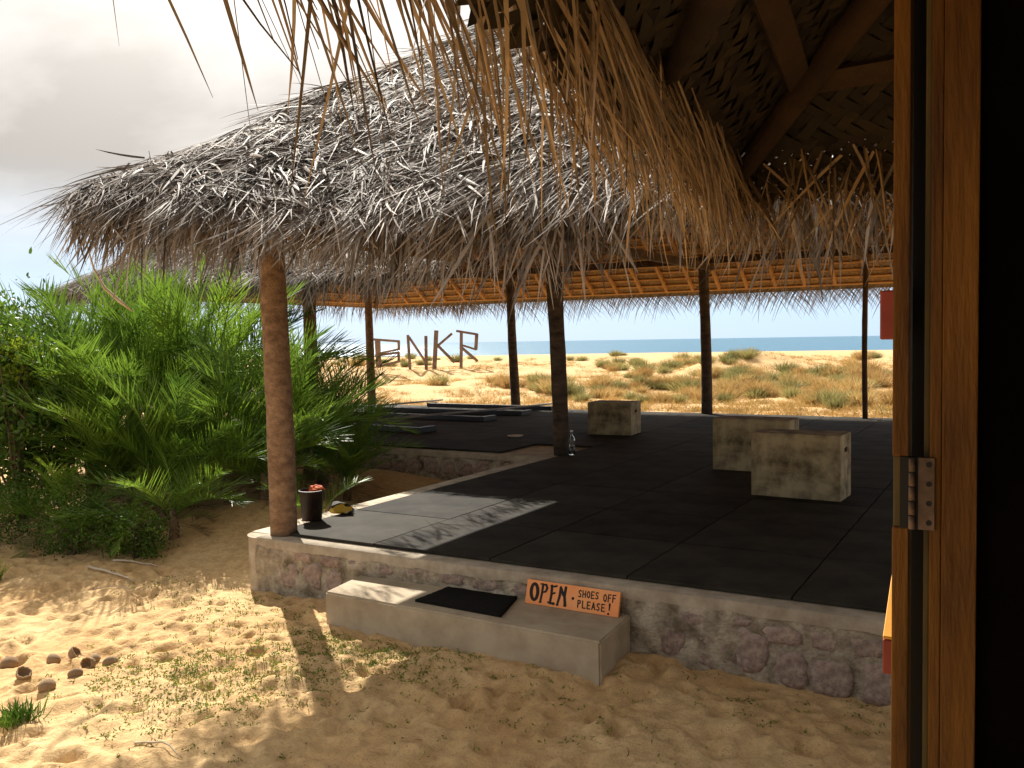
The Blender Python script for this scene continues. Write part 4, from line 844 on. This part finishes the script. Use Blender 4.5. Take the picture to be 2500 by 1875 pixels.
for k,(x,y,r0,op,rot,lb) in enumerate([(-.27,-1.97,.062,0,(1.4,.3,.2),'round brown coconut husk at the left picture edge'),(-.12,-1.78,.055,0,(1.5,.2,1.2),'coconut husk lying second in the back row'),(.02,-1.72,.06,1,(.9,.3,2.),'split dark coconut husk in the middle of the back row'),(.15,-1.68,.045,0,(1.5,.5,.7),'small pale husk just left of the open shell'),
   (.24,-1.79,.062,1,(1.2,-.5,.4),'upturned hollow coconut shell at the right of the pile'),(.30,-1.68,.05,0,(1.4,.4,2.2),'half buried pinkish husk rightmost in the pile'),(.10,-2.10,.060,1,(.5,.3,1.0),'open hollow coconut shell facing up at the front'),(.42,-2.16,.055,0,(1.5,.2,.2),'smooth tan coconut lying alone nearest the camera'),(.36,-1.95,.045,0,(1.5,.1,2.6),'small buried husk between the shell and the lone coconut'),(.16,-1.90,.038,0,(1.4,.6,1.4),'small dark husk below the hollow shell')]):
    o=obj('coconut_husk',(HO if op else HC)[k%2],None,(x,y,gz(x,y)+r0*(.30 if not op else .38))); r0*=.72; o.scale=(r0,r0,r0*1.05); o.rotation_euler=rot; tag(o,lb,'coconut husk','coconut husks scattered on the sand')
# dune shrubs
def shrub_me(seed,mat,n=300,h=.5,rad=.30):
    V,F,s=tuft(n,h,rad,mat,seed,lean=.75,wd=.017); 
    return mesh_np('dune_shrub',V,F,mat)
DG=[shrub_me(200+i,m_duneg,h=.46+.07*(i%3)) for i in range(6)]; DR=[shrub_me(220+i,m_duner,h=.44+.07*(i%3)) for i in range(6)]
r=random.Random(12); cnt=0; tries=0
zones=['between the left posts','around the plank letters','between the middle posts','right of the middle post','near the right door frame']
while cnt<285 and tries<9000:
    tries+=1
    px=r.uniform(640,1950); row=r.choice((r.uniform(766,800),r.uniform(795,850),r.uniform(800,880),r.uniform(810,885)))
    v=fw*1904-up2*(row-829.5)+rt2*(px-1106); v=v/np.hypot(v[0],v[1]); ok=False
    # march to the ground
    d_=16.
    while d_<75:
        p=CAM+v*d_
        if p[2]<gz(p[0],p[1]): ok=True; break
        d_+=.4
    if not ok or p[1]<12.4: continue
    dens=float(vnoise(p[0],p[1],4.5,14))+.5*float(vnoise(p[0],p[1],1.8,15))+(.12 if px>1230 else 0)
    if dens<-.02+.10*r.random(): continue
    if p[1]<15 and r.random()<.6: continue
    rust=(row>795 and r.random()<.58) or r.random()<.2; sc=r.uniform(.5,1.05)
    if p[1]<15: sc*=.6
    o=obj('dune_shrub',r.choice(DR if rust else DG),None,(p[0],p[1],gz(p[0],p[1])-.03)); o.scale=(sc*r.uniform(.9,1.3),sc*r.uniform(.9,1.3),sc*r.uniform(.8,1.05)); o.rotation_euler=(0,0,r.uniform(0,6.28))
    zn=[(720,'left of the far corner post'),(800,'behind the far corner post'),(900,'below the plank letter B'),(980,'around plank letters N and K'),(1110,'right of the plank letter R'),(1200,'left of the inner corner post'),(1300,'behind the smallest jump box'),(1410,'right of the smallest jump box'),(1530,'just left of the straight dark post'),(1640,'just right of the straight dark post'),(1750,'above the nearest jump box'),(1870,'just left of the thin dark post'),(9999,'beside the door edge')]
    zi=next(t_ for lim,t_ in zn if px<lim)
    di='close behind the floor edge' if d_<21 else 'low on the dune' if d_<27 else 'halfway up the dune' if d_<36 else 'near the dune top' if d_<46 else 'far out by the beach'
    colr='rust brown' if rust else 'olive green'; szw='small' if sc<.78 else 'medium' if sc<1.0 else 'large'
    tag(o,f'{szw} {colr} shrub {di}, {zi}','shrub',f'{colr} dune shrubs {zi}'); cnt+=1
# low dry scrub: small uncountable tufts between the shrubs
r=np.random.default_rng(90); aa=np.radians(r.uniform(-43,-4,5200)); dd_=16.8+34*r.random(5200)**1.5; cx_=CAM[0]+np.sin(aa)*dd_; cy_=CAM[1]+np.cos(aa)*dd_
kk=(cy_>12.25)&((vnoise(cx_,cy_,2.2,31)+.4*vnoise(cx_,cy_,.8,32)+.22*(dd_<24)+.1)>.0); cx_,cy_=cx_[kk],cy_[kk]; lst=[]
nb=26
for m_ in range(len(cx_)):
    sz=r.uniform(.08,.26); P=np.zeros((nb,3)); P[:,0]=cx_[m_]+r.normal(0,sz*.5,nb); P[:,1]=cy_[m_]+r.normal(0,sz*.5,nb); P[:,2]=gz(cx_[m_],cy_[m_])-.02
    D=r.normal(0,.75,(nb,3)); D[:,2]=np.abs(D[:,2])*.5+.45; D=nrm(D); S_=nrm(np.cross(D,r.normal(0,1,(nb,3)))); lst.append(ribbons(P,D,S_,r.uniform(.5,1.3,nb)*sz,r.uniform(.006,.015,nb),r.uniform(0,1,nb),r.normal(0,.4,nb),2,np.full(nb,r.random())))
m_scrub=M('dry_scrub',(.24,.19,.06),(.58,.36,.13),rough=.8,scale=1.5,trans=.3,attr=True)
V,F,s_=merge(lst); tag(obj('dry_scrub',mesh_np('dry_scrub',V,F,m_scrub,s_)),'low golden dry scrub scattered over the dunes',kind='stuff')
